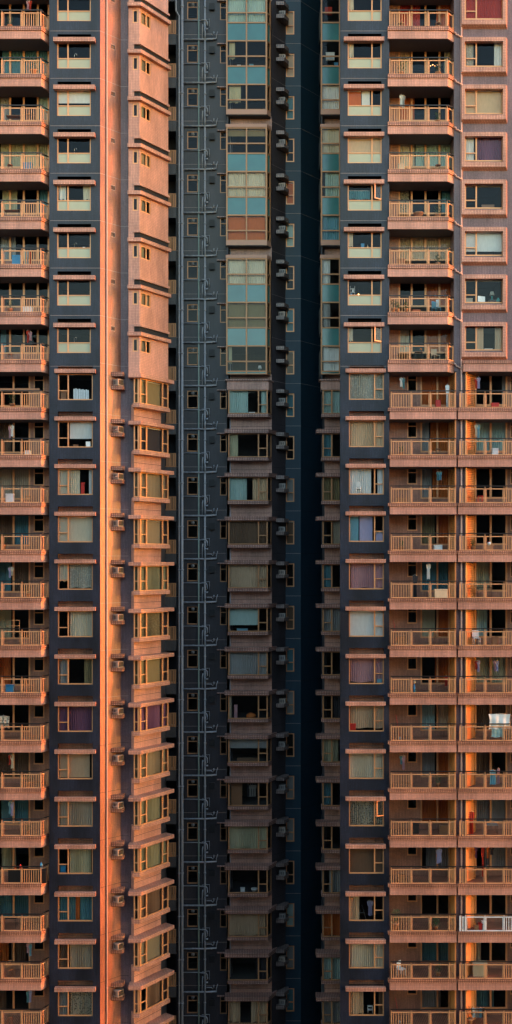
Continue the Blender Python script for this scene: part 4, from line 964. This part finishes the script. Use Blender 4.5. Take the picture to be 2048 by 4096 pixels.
def crate(loc, label, w_, d_, h_, mat, cat='box', name='storage_box'):
    thing(name, [boxm('body', w_, d_, h_*.85, mat), boxm('lid', w_+.02, d_+.02, h_*.14, mat, h_*.86)], loc, label, cat)
def tap(P, h, k, fr, zz_, label):
    c_ = P.T(h[0]+(h[1]-h[0])*fr, .22)
    thing('kitchen_tap', [tubem('spout', [(0, 0, 0), (0, 0, .3), (.03, -.01, .36), (.09, -.02, .38), (.14, -.03, .35), (.15, -.03, .27)], .014, 'chrome'), lathe('tap_base', [(.03, 0), (.03, .05), (.015, .07)], 'chrome')],
          (c_[0], c_[1]+D0, zrow(k)+zz_), label, 'tap', group='taps at the kitchen windows')
    return c_
zfr = PG.z(232, 300, 0); zfr3 = PG3.z(231, 1450, 0)
ctr = MB()
for k in range(-1, 7):
    ctr.box(PG, hA[0]+.02, hA[1]-.02, .15, .62, zrow(k)+zfr-.05, zrow(k)+zfr-.001)
obj('worktop', ctr.mesh('worktop', 'room1'), T1, (0, D0, 0))
ctr = MB()
for k in range(-1, 7):
    ctr.box(PG3, hA3[0]+.02, hA3[1]-.02, .15, .62, zrow(k)+zfr3-.05, zrow(k)+zfr3-.001)
obj('worktop', ctr.mesh('worktop', 'room1'), T3, (0, D0, 0))
for k in (0, 2, 4, 6): tap(PG, hA, k, .5, zfr, 'curved chrome tap behind the %s kitchen window, left slate column' % ORD[k+1])
def sill(P, h, k, fr, z=None, d=.2): c_ = P.T(h[0]+(h[1]-h[0])*fr, d); return (c_[0], c_[1]+D0, zrow(k)+(h[2]+.077 if z is None else z))
crate(sill(PG, hA, 4, .78, zfr, .25), 'small white pot beside the tap, sixth left slate window', .14, .12, .1, 'whitep', 'pot', 'cooking_pot')
mb = MB()
for i in range(9): mb.box(None, -.5+i*.11, -.5+i*.11+.09, -.02+.02*(i % 2), .01+.02*(i % 2), 0, .66-.1*(i/9)+.04*(i % 2))
thing('foil_panel', [('panel', mb.mesh('panel', 'silver'))], sill(PG, hB, 7, .66), 'row of shiny silver foil panels standing in a left slate window', 'foil panel')
crate(sill(PG, hB, 7, .15), 'brown board standing in the lower left pane beside silver panels', .36, .05, .5, 'wood', 'board', 'board')
crate(sill(PG, hB, 8, .86), 'white kitchen appliance with dark front under the white blind', .28, .2, .3, 'whitep', 'appliance', 'appliance')
crate(sill(PG, hB, 8, .5), 'low rust-brown box on the sill under the white blind', .3, .15, .12, 'wood')
crate(sill(PG, hB, 9, .70), 'tall red case standing between cream curtains, left slate column', .22, .12, .72, 'redp', 'case', 'red_case')
crate(sill(PG, hB, 17, .14), 'blue box in the lower left pane beside the green curtain', .34, .1, .42, 'bluep')
# right slate column things
thing('ceiling_lamp', [lathe('bulb', [(.01, -.05), (.045, -.02), (.045, .03), (.01, .05)], 'bulb'), tubem('cord', [(0, 0, .05), (0, 0, .35)], .006, 'dark', 5)], sill(PG3, hA3, -1, .3, zfr3+.32, 1.0), 'glowing round lamp in the topmost right slate window', 'lamp')
for q, (a, kk) in enumerate(((.36, 5), (.5, 5))):
    thing('ceiling_lamp', [lathe('bulb', [(.01, -.04), (.035, -.02), (.035, .02), (.01, .04)], 'bulb'), tubem('cord', [(0, 0, .04), (0, 0, .5)], .005, 'dark', 5)], sill(PG3, hA3, kk, a, zfr3+.26-.06*q, .9), ('left' if not q else 'right')+' of two warm lamps glowing in a right slate window', 'lamp')
crate(sill(PG3, hA3, 4, .45, zfr3, .3), 'round-topped blue container on the worktop, right slate column', .2, .18, .32, 'bluep', 'container', 'water_container')
thing('bottle', [lathe('body', [(.04, 0), (.045, .12), (.015, .17), (.015, .2)], 'f_sand'), lathe('cap', [(.018, .2), (.018, .23)], 'whitep')], sill(PG3, hA3, 4, .6, zfr3, .25), 'sand-coloured bottle right of the blue container', 'bottle')
mb = MB()
for z in (0, .22, .45): mb.box(None, -.15, .15, -.08, .08, z, z+.015)
for x in (-.15, .138): mb.box(None, x, x+.012, -.08, .08, .015, .62)
thing('kitchen_shelf', [('rack', mb.mesh('rack', 'whitep')), boxm('blue_bottle', .08, .06, .16, 'bluep', .017, -.06), boxm('carton', .1, .06, .18, 'whitep', .237, .03)], sill(PG3, hA3, 5, .15, zfr3, .3), 'small white shelf of bottles in a right slate window', 'shelf')
thing('folding_chair', [boxm('seat', .3, .3, .03, 'whitep', .3), boxm('backrest', .3, .03, .3, 'whitep', .42)]+legs((-.13, .13), (-.12, .12), .42, .012, 'whitep'), sill(PG3, hB3, 9, .27, None, .45-.3), 'white folding chair in front of white curtains, right slate column', 'chair')
crate(sill(PG3, hB3, 14, .12), 'bright red box on the window sill beside beige cloth', .36, .14, .42, 'redp')
crate(sill(PG3, hB3, 13, .88), 'pale blue folded bundle in the lower right pane', .3, .12, .24, 'f_blue', 'bundle', 'cloth_bundle')
cloth('shirt', sill(PG3, hB3, 18, .62, hB3[3]-.5, .3), .42, .95, 'lilac', 'lilac shirt hanging in the nineteenth window, right slate column', 'shirt', True)
thing('clothes_rack', [tubem('frame', [(-.25, 0, 0), (0, 0, .9), (.25, 0, 0)], .014, 'skinp'), tubem('crossbar', [(-.14, 0, .4), (.14, 0, .4)], .01, 'skinp')], sill(PG3, hB3, 18, .38, None, .2), 'A-shaped metal rack left of the hanging lilac shirt', 'rack')
thing('step_stool', [boxm('top_step', .34, .2, .03, 'whitep', .42), boxm('low_step', .34, .2, .03, 'whitep', .2)]+legs((-.15, .15), (-.08, .08), .42, .014, 'whitep'), sill(PG3, hB3, 20, .62, None, .3), 'white step stool behind the lowest right slate window', 'stool')
# open casements
def casement(P, h, k, px0, px1, y0, y1, kk, ang, label_tower):
    u0, u1 = P.u(px0), P.u(px1); z1, z0 = P.z(y0, px0, kk), P.z(y1, px0, kk); w_ = u1-u0; mb = MB()
    Q = Plane.__new__(Plane); hx_, hy_ = P.T(u1, .05); a = pi-ang
    # hinge on the right, leaf swings outward
    dx, dy = -cos(ang), -sin(ang)
    ax, ay = hx_+dx*w_, hy_+D0+dy*w_
    Q.set(ax, ay, hx_, hy_+D0)
    for (a_, b_, c_, d_) in ((0, .05, z0, z1), (w_-.05, w_, z0, z1), (.05, w_-.05, z0, z0+.05), (.05, w_-.05, z1-.05, z1)): mb.box(Q, a_, b_, -.02, .02, c_, d_)
    g_ = MB(); g_.quad([(*Q.T(.04, 0), z0+.03), (*Q.T(w_-.04, 0), z0+.03), (*Q.T(w_-.04, 0), z1-.03), (*Q.T(.04, 0), z1-.03)])
    return ('casement', mb.mesh('casement', 'frame'), [('pane', g_.mesh('pane', 'glass'), [])])
for k in (3, 6): row(casement(PG3, hA3, k, 1491, 1527, 168, 229, 0, radians(32), ''), T3, k)
row(casement(PG3, hB3, 16, 1501, 1536, 1493, 1556, 7, radians(28), ''), T3, 16)
# framed windows
thing('monitor', [boxm('screen', .52, .02, .34, 'screen', .1), boxm('back_cover', .54, .02, .36, 'silver', .09, 0, -.022), boxm('stand', .18, .12, .09, 'silver')], sill(PWR, hPW, 5, .46, hPW[2]+.08, .35), 'flat silver computer monitor seen from behind in a framed window', 'monitor', radians(20))
lamp(sill(PWR, hPW, 5, .74, hPW[2]+.3, .35), 'table lamp with patterned shade beside the monitor', 1.3, 'f_lace')
crate(sill(PWR, hPW, 5, .76, hPW[2]+.08, .35), 'dark stand carrying the lamp beside the monitor', .5, .2, .22, 'dark', 'stand', 'lamp_stand')
thing('vase', [lathe('body', [(.05, 0), (.13, .1), (.13, .18), (.05, .27), (.06, .3)], 'tealp'), lathe('rim', [(.062, .3), (.065, .315)], 'tealp')], sill(PWR, hPW, 5, .89, hPW[2]+.08, .22), 'round teal vase right of the patterned lamp', 'vase')
crate(sill(PWR, hPW, 5, .13, hPW[2]+.08, .3), 'pale box in the lower left pane beside the monitor', .45, .2, .3, 'f_cream')
crate(sill(PWR, hPW, 6, .64, hPW[2]+.05, .3), 'white bundle of bedding between sand curtains', .5, .2, .12, 'f_white', 'bedding', 'bedding')
crate(sill(PWR, hPW, 3, .66, hPW[2]+.05, .6), 'brown wooden headboard low in the fifth framed window', .8, .1, .4, 'wood', 'headboard', 'headboard')
# middle bay things
mc = lambda k, fr, z=None, d=.35: sill(PMb, hMb, k, fr, z if z is not None else bzb+.01, d)
thing('heap_of_clothes', [lathe('bundle', [(.32, 0), (.36, .14), (.25, .26), (.08, .32)], 'f_orange', 9)], mc(14, .58, None, .5), 'orange heap of clothes on a dark middle bay sill', 'clothes')
crate(mc(14, .18), 'narrow brown cardboard box left of the orange heap', .22, .2, .9, 'f_pink')
crate(mc(13, .12), 'red box behind the grey curtain of a middle bay', .28, .06, .36, 'redp')
crate(mc(16, .2), 'tall rust wooden board filling the left of a middle bay', .78, .1, 1.45, 'wood', 'board', 'board')
for q in range(4): cloth('shirt', mc(16, .5+.06*q, bzt-.3, .5), .2, .8, random.choice(('dark', 'grey')), '%s dark shirt hanging in the bay with the rust board' % ORD[q].replace('topmost', 'first'), 'shirt', True)
crate(mc(18, .36), 'white box left of two bowls on a dark bay sill', .3, .2, .26, 'whitep')
thing('bowl', [lathe('bowl_body', [(.1, 0), (.2, .12), (.22, .22), (.2, .22)], 'whitep'), lathe('foot', [(.1, -.0), (.1, .01)], 'whitep')], mc(18, .66), 'large white bowl on a dark bay sill', 'bowl')
crate(mc(12, .35), 'stack of blue folders under the pale blind, middle stack', .75, .25, .18, 'f_blue', 'folders', 'folders')
crate(mc(7, .6), 'low white box between pale teal curtains', .45, .2, .14, 'whitep')
crate(mc(15, .5), 'long brown box below the half-drawn grey blind', 1.5, .2, .24, 'f_brown')
lamp(sill(PM, hMg, 6, .84, zzm['b']+.01, .35), 'small white desk lamp in the ninth glazed bay', 1.1)
for q, (a, w_, h_, m_) in enumerate(((.12, .3, .14, 'f_rust'), (.3, .24, .2, 'whitep'), (.42, .16, .12, 'f_sand'), (.62, .3, .26, 'f_blue'), (.8, .34, .14, 'f_teal'))):
    crate(sill(PM, hMg, -1, a, zzm['b']+.01, .35), '%s item from the left among clutter in the second glazed bay' % ('first', 'second', 'third', 'fourth', 'fifth')[q], w_, .2, h_, m_, 'household item', 'household_item')
crate(sill(PRB2, h3g, -1, .5, zzm['b']+.55, .3), 'square white sheet hung in the second narrow bay', .6, .03, .55, 'f_white', 'sheet', 'sheet')
crate(sill(PRB2, h3g, -1, .85, zzm['b']+.01, .3), 'small dark blue bucket in the second narrow bay', .26, .2, .34, 'bluep', 'bucket', 'bucket')
crate(sill(PRB2, h3g, -2, .4, zzm['a']+.05, .4), 'dark red cushion in the topmost narrow bay', .5, .2, .5, 'f_red', 'cushion', 'cushion')
# balcony things: floor of room row k
def bfl(px, k, r=1.008): return (X(px, r), D0*r, zrow(k)+zt0-3.0+.003)
bulbs = [lathe('bulb', [(.005, -.025), (.022, -.01), (.022, .012), (.005, .025)], 'bulb')]
for q in range(5):
    thing('ceiling_lamp', bulbs+[tubem('stem', [(0, 0, .02), (0, 0, .12)], .006, 'dark', 5)], (X(1722+9*q, 1.04), D0*1.04, zrow(0)-.95+.07*(q % 2)), '%s of five small warm chandelier lights behind the second right balcony' % ('leftmost', 'second', 'middle', 'fourth', 'rightmost')[q], 'lamp')
plant(bfl(1752, 3, 1.004), 'leafy plant behind the glass of the fifth right balcony', 1.1)
thing('bowl_planter', [lathe('bowl', [(.14, 0), (.3, .36), (.34, .38), (.34, .42), (.3, .42)], 'terracotta'), lathe('soil', [(.29, .40), (.29, .415)], 'wood')], bfl(1674, 3, 1.004), 'wide terracotta bowl on the fifth right balcony', 'planter')
chair(bfl(1745, 5, 1.008), 'low chair with a white towel behind the seventh right balcony glass', 'f_blue', .5)
cloth('towel', (X(1750, 1.006), D0*1.006, zrow(5)+zt0-3+.95), .2, .45, 'white', 'white towel over the chair on the seventh right balcony', 'towel')
crate(bfl(1664, 5, 1.006), 'orange box on the seventh right balcony floor', .5, .3, .28, 'orangep')
for q, a in enumerate((1573, 1590, 1625)): plant((X(a, .9975), D0*.9975, zrow(5)+zt0-3+.003), '%s potted plant behind the bars of the seventh right balcony' % ('left', 'middle', 'right')[q], .75 if q else .9, 120)
table(bfl(1675, 6, 1.008), 'small table on the eighth right balcony', .5)
lamp((X(1683, 1.008), D0*1.008, zrow(6)+zt0-3+.656), 'candle lamp standing on the small balcony table', .55, 'f_orange')
chair(bfl(1742, 6, 1.010), 'chair draped in sand cloth on the eighth right balcony', 'f_sand', .4)
lamp((X(1803, 1.03), D0*1.019, zrow(6)+zt0-3+.9), 'pink-shaded lamp at the right door of the eighth right balcony', 1.1, 'f_pink')
crate((X(1803, 1.019), D0*1.019, zrow(6)+zt0-3+.003), 'slim cabinet under the pink-shaded lamp', .3, .1, .89, 'wood', 'cabinet', 'cabinet')
plant(bfl(135, 0, 1.002), 'green plant rising above the topmost left balcony rail', 1.4, 200)
table(bfl(55, 1, 1.008), 'dark folding table behind the second left balcony glass', .9)
crate(bfl(68, 4, 1.004), 'large blue tub behind the fifth left balcony glass', .55, .4, .7, 'bluep', 'tub', 'storage_tub')
for q, (a, m_) in enumerate(((100, 'pale teal'), (110, 'blue'), (123, 'red'))): cloth('towel', (X(a, 1.003), D0*1.003, zrow(4)+zt0-3+.98), .14, .85, m_, '%s towel behind the bars of a left balcony' % m_, 'towel')
table(bfl(50, 2+1, 1.008), 'low brown bench behind the fourth left balcony glass', 1.0)
plant(bfl(50, 7, 1.006), 'bushy plant behind the ninth left balcony glass', 1.1)
mb = MB(); mb.box(None, -.8, .8, -.04, .04, 0, .2); mb.box(None, -2.6, -.83, -.04, .04, 0, .2)
thing('rolled_awning', [('roll', mb.mesh('roll', 'wood')), tubem('rod', [(-2.6, 0, .1), (.85, 0, .1)], .012, 'dark')], (X(108, 1.004), D0*1.004, zrow(7)+dzr(1566, 1.004, 7)), 'brown rolled awning above the handrail of the ninth left balcony', 'awning')
plant(bfl(-0+12, 10, 1.004), 'grey-leaved plant at the twelfth left balcony rail', 1.25, 100)
thing('clothes_rack', [tubem('frame', [(-.4, 0, 0), (-.4, 0, 1.55), (.4, 0, 1.55), (.4, 0, 0)], .016, 'rail'), tubem('crossbar', [(-.4, 0, 1.2), (.4, 0, 1.2)], .012, 'rail')], bfl(53, 12, 1.004), 'tall wooden clothes rack on a left balcony', 'rack')
stool(bfl(187, 12, 1.010), 'dark stool at the right end of a left balcony', 'dark')
cloth('quilt', (X(14, 1.0), D0*1.0, zrow(14)+zt0-3+1.5), .8, .75, 'patterned', 'dark patterned quilt airing over a left balcony rail', 'quilt')
for q, (a, m_, s_) in enumerate(((61, 'orangep', .2), (82, 'redp', .26), (165, 'bluep', .4))): thing('bottle', [lathe('body', [(.07, 0), (.08, .6*s_), (.03, .9*s_)], m_), lathe('cap', [(.03, .9*s_), (.03, s_)], m_)], (X(a, .9985), D0*.9985, zrow(17)+zt0-3+.9), '%s bottle on the shelf of the cluttered left balcony' % ('orange', 'red', 'blue')[q], 'bottle')
crate((X(110, .9985), D0*.9985, zrow(17)+zt0-3+.003), 'long shelf cabinet behind the railing of the cluttered left balcony', 2.4, .2, .89, 'dark', 'cabinet', 'cabinet')
table(bfl(40, 18, 1.006), 'low dark table on the nineteenth left balcony', .9, 'dark')
# lower right balconies
def hang(px, k, w_, h_, col, lab, shirt=False, top=.35, r=1.004, nm='shirt'): cloth(nm, (X(px, r), D0*r, zrow(k)+zb0-top), w_, h_, col, lab, nm, shirt)
hang(1790, 7, .26, 1.5, 'white', 'white coat hanging at the right end of the ninth right balcony', True, .75, nm='coat')
hang(1714, 11, .3, .95, 'white', 'white shirt hanging high on the thirteenth right balcony', True, .12)
crate(bfl(1763, 11, .9985), 'large cream storage box behind the thirteenth right balcony glass', .8, .4, .55, 'f_sand')
hang(1660, 11, .35, 1.4, 'dark', 'dark coat hanging beside the kitchen window of a right balcony', True, .85, nm='coat')
stool(bfl(1921, 9, 1.002), 'red stool on the far right balcony', 'redp'); plant(bfl(1890, 10, 1.002), 'spiky potted plant at the far right balcony louvre', .8)
thing('pot', [lathe('body', [(.08, 0), (.12, .12), (.1, .2)], 'whitep'), lathe('lid', [(.1, .2), (.02, .24)], 'redp')], (X(1957, .9985), D0*.9985, zrow(10)+zt0-3+.32), 'white pot on a crate behind the far right glass', 'pot')
crate((X(1957, .9985), D0*.9985, zrow(10)+zt0-3+.003), 'small red crate under the white pot', .4, .25, .31, 'wood', 'crate', 'crate')
table(bfl(1938, 11, 1.004), 'dark folding table on the far right balcony by cream curtains', .9, 'dark')
thing('drying_rack', [tubem('frame', [(-.65, 0, 0), (-.65, 0, 1.6), (.65, 0, 1.6), (.65, 0, 0)], .016, 'skinp'), tubem('rail_bar', [(-.65, .3, 1.58), (.65, .3, 1.58)], .012, 'skinp')], (X(1998, .9985), D0*.9985, zrow(14)+zt0-3), 'metal drying rack under the large white sheet', 'rack')
cloth('sheet', (X(1998, .9975), D0*.9975, zrow(14)+zt0-3+1.66), 1.4, .95, 'white', 'large white sheet draped over the far right drying rack', 'sheet')
cloth('towel', (X(1990, .998), D0*.998, zrow(14)+zt0-3+.8), .8, .6, 'pale teal', 'pale teal towel under the large white sheet', 'towel')
cloth('towel', (X(1972, .9985), D0*.9985, zrow(15)+zt0-3+1.1), .42, .9, 'blue', 'blue towel over the far right balcony rail', 'towel')
cloth('towel', (X(1994, .9988), D0*.9988, zrow(15)+zt0-3+1.2), .16, .95, 'pink', 'pink towel right of the blue towel', 'towel')
hang(1886, 16, .4, 1.5, 'red', 'coral red robe hanging on the louvre of a far right balcony', True, .85, nm='robe')
table(bfl(1965, 16, 1.002), 'cluttered folding table behind the far right balcony glass', .8, 'skinp')
for q, (a, m_, w_, h_) in enumerate(((1904, 'purple', .2, .7), (1931, 'red', .2, 1.9), (1951, 'orange', .2, .7), (1967, 'dark', .3, .5), (1950, 'olive', .2, .8))):
    hang(a, 17, w_, h_, m_, '%s garment on the laundry line of the eighteenth far right balcony' % (m_ if m_ != 'olive' else 'lower olive'), True, .1 if q < 4 else 1.3, nm='garment')
thing('laundry_line', [tubem('line', [(-1.2, 0, 0), (1.2, 0, 0)], .012, 'skinp'), tubem('hook', [(.3, 0, 0), (.3, 0, .1)], .01, 'skinp')], (X(1935, 1.004), D0*1.004+.02, zrow(17)+zb0+.02-.03), 'laundry line with colourful garments at far right', 'laundry line')
for q, a in enumerate((1905, 1922, 1935)): crate((X(a, 1.0), D0*1.0, zrow(18)+zt0-3+.003), '%s low box behind the white-framed far right railing' % ('left', 'middle', 'right')[q], .25, .25, .3+.12*q, ('wood', 'redp', 'whitep')[q])
plant(bfl(1744, 18, 1.0), 'reddish potted plant behind the twentieth right balcony glass', .9); plant(bfl(1583, 18, 1.0), 'tall leafy plant at the left end of the twentieth right balcony', 1.5, 220)
crate(bfl(1918, 19, 1.004), 'pale green covered bundle on a far right balcony', .9, .4, .85, 'f_green-cream', 'bundle', 'covered_bundle')
plant(bfl(1878, 20, 1.0), 'leafy plant by the louvre of the lowest far right balcony', 1.3, 200)
for q, (a, m_) in enumerate(((1895, 'white'), (1908, 'grey'), (1922, 'blue'), (1935, 'dark'))): cloth('garment', (X(a, .9985), D0*.9985, zrow(20)+zt0-3+1.08), .2, .6, m_, '%s garment drying at the lowest far right railing' % m_, 'garment')
crate(bfl(1662, 16, 1.006), 'dark grey bin behind the seventeenth right balcony glass', .4, .3, .6, 'acg', 'bin', 'bin')
crate(bfl(1776, 16, 1.006), 'brown cabinet behind the seventeenth right balcony glass', .6, .3, .5, 'wood', 'cabinet', 'cabinet')
cloth('towel', (X(1785, 1.002), D0*1.002, zrow(13)+zt0-3+1.0), .2, .6, 'red', 'red towel behind the fifteenth right balcony glass', 'towel')
thing('balloon_toy', [lathe('body', [(.02, .55), (.09, .62), (.1, .72), (.05, .8)], 'f_sand'), lathe('stick', [(.05, 0), (.08, .3), (.03, .55)], 'bluep')], bfl(1657, 13, .999), 'yellow and blue toy figure at the fifteenth right balcony', 'toy')
for q, (k_, a) in enumerate(((14, 1600), (20, 1598), (12, 1590))): thing('mop', [tubem('handle', [(0, 0, .1), (-.25, .1, 1.55)], .014, 'redp'), lathe('mop_head', [(.08, 0), (.1, .06), (.02, .16)], 'f_grey')], bfl(a, k_, 1.004), 'long-handled mop leaning on the %s right balcony' % ORD[k_+1], 'mop')

# ---- more clutter on the balconies
random.seed(21)
used = {'L': {0, 1, 3, 4, 7, 10, 12, 14, 17, 18}, 'R': {3, 5, 6, 11, 13, 14, 16, 18, 20}, 'F': {9, 10, 11, 14, 15, 16, 17, 18, 19, 20}}
COL = ('white', 'blue', 'pink', 'grey', 'red', 'cream', 'teal', 'lilac')
def clutter(side, k, spots, words):
    rr = 1.003
    for n, a in enumerate(spots):
        t = random.random(); c_ = random.choice(COL); w_ = '%s %s balcony' % (ORD[k+1] if side != 'F' else ORD[k-7], words); pos = ('left part', 'right part')[n]
        if t < .28: plant(bfl(a, k, rr), 'small potted plant, %s of the %s' % (pos, w_), .7+.5*random.random(), 110)
        elif t < .5: crate(bfl(a, k, rr), '%s storage box, %s of the %s' % ({'f_cream': 'cream', 'wood': 'brown', 'redp': 'red', 'bluep': 'blue', 'whitep': 'white'}[(m_ := random.choice(('f_cream', 'wood', 'redp', 'bluep', 'whitep')))], pos, w_), .3+.3*random.random(), .3, .3+.3*random.random(), m_)
        elif t < .75:
            for q in range(2): hang(a+q*9, k, .24, .5+.4*random.random(), (c2 := random.choice(COL)), '%s garment on the %s of the %s, %s of two' % (c2, pos, w_, ('first', 'second')[q]), True, .25+.1*random.random(), 1.006, 'garment')
        elif t < .88: stool(bfl(a, k, rr), 'wooden stool, %s of the %s' % (pos, w_), 'wood')
        else: chair(bfl(a, k, rr), 'plain chair, %s of the %s' % (pos, w_), random.choice(('wood', 'whitep')), random.random()*3)
for k in range(-1, 21):
    if k not in used['L']: clutter('L', k, (40, 112), 'far left')
    if k not in used['R']: clutter('R', k, (1605, 1752), 'right tower')
    if k >= 7 and k not in used['F']: clutter('F', k, (1905, 1980), 'lower far right')
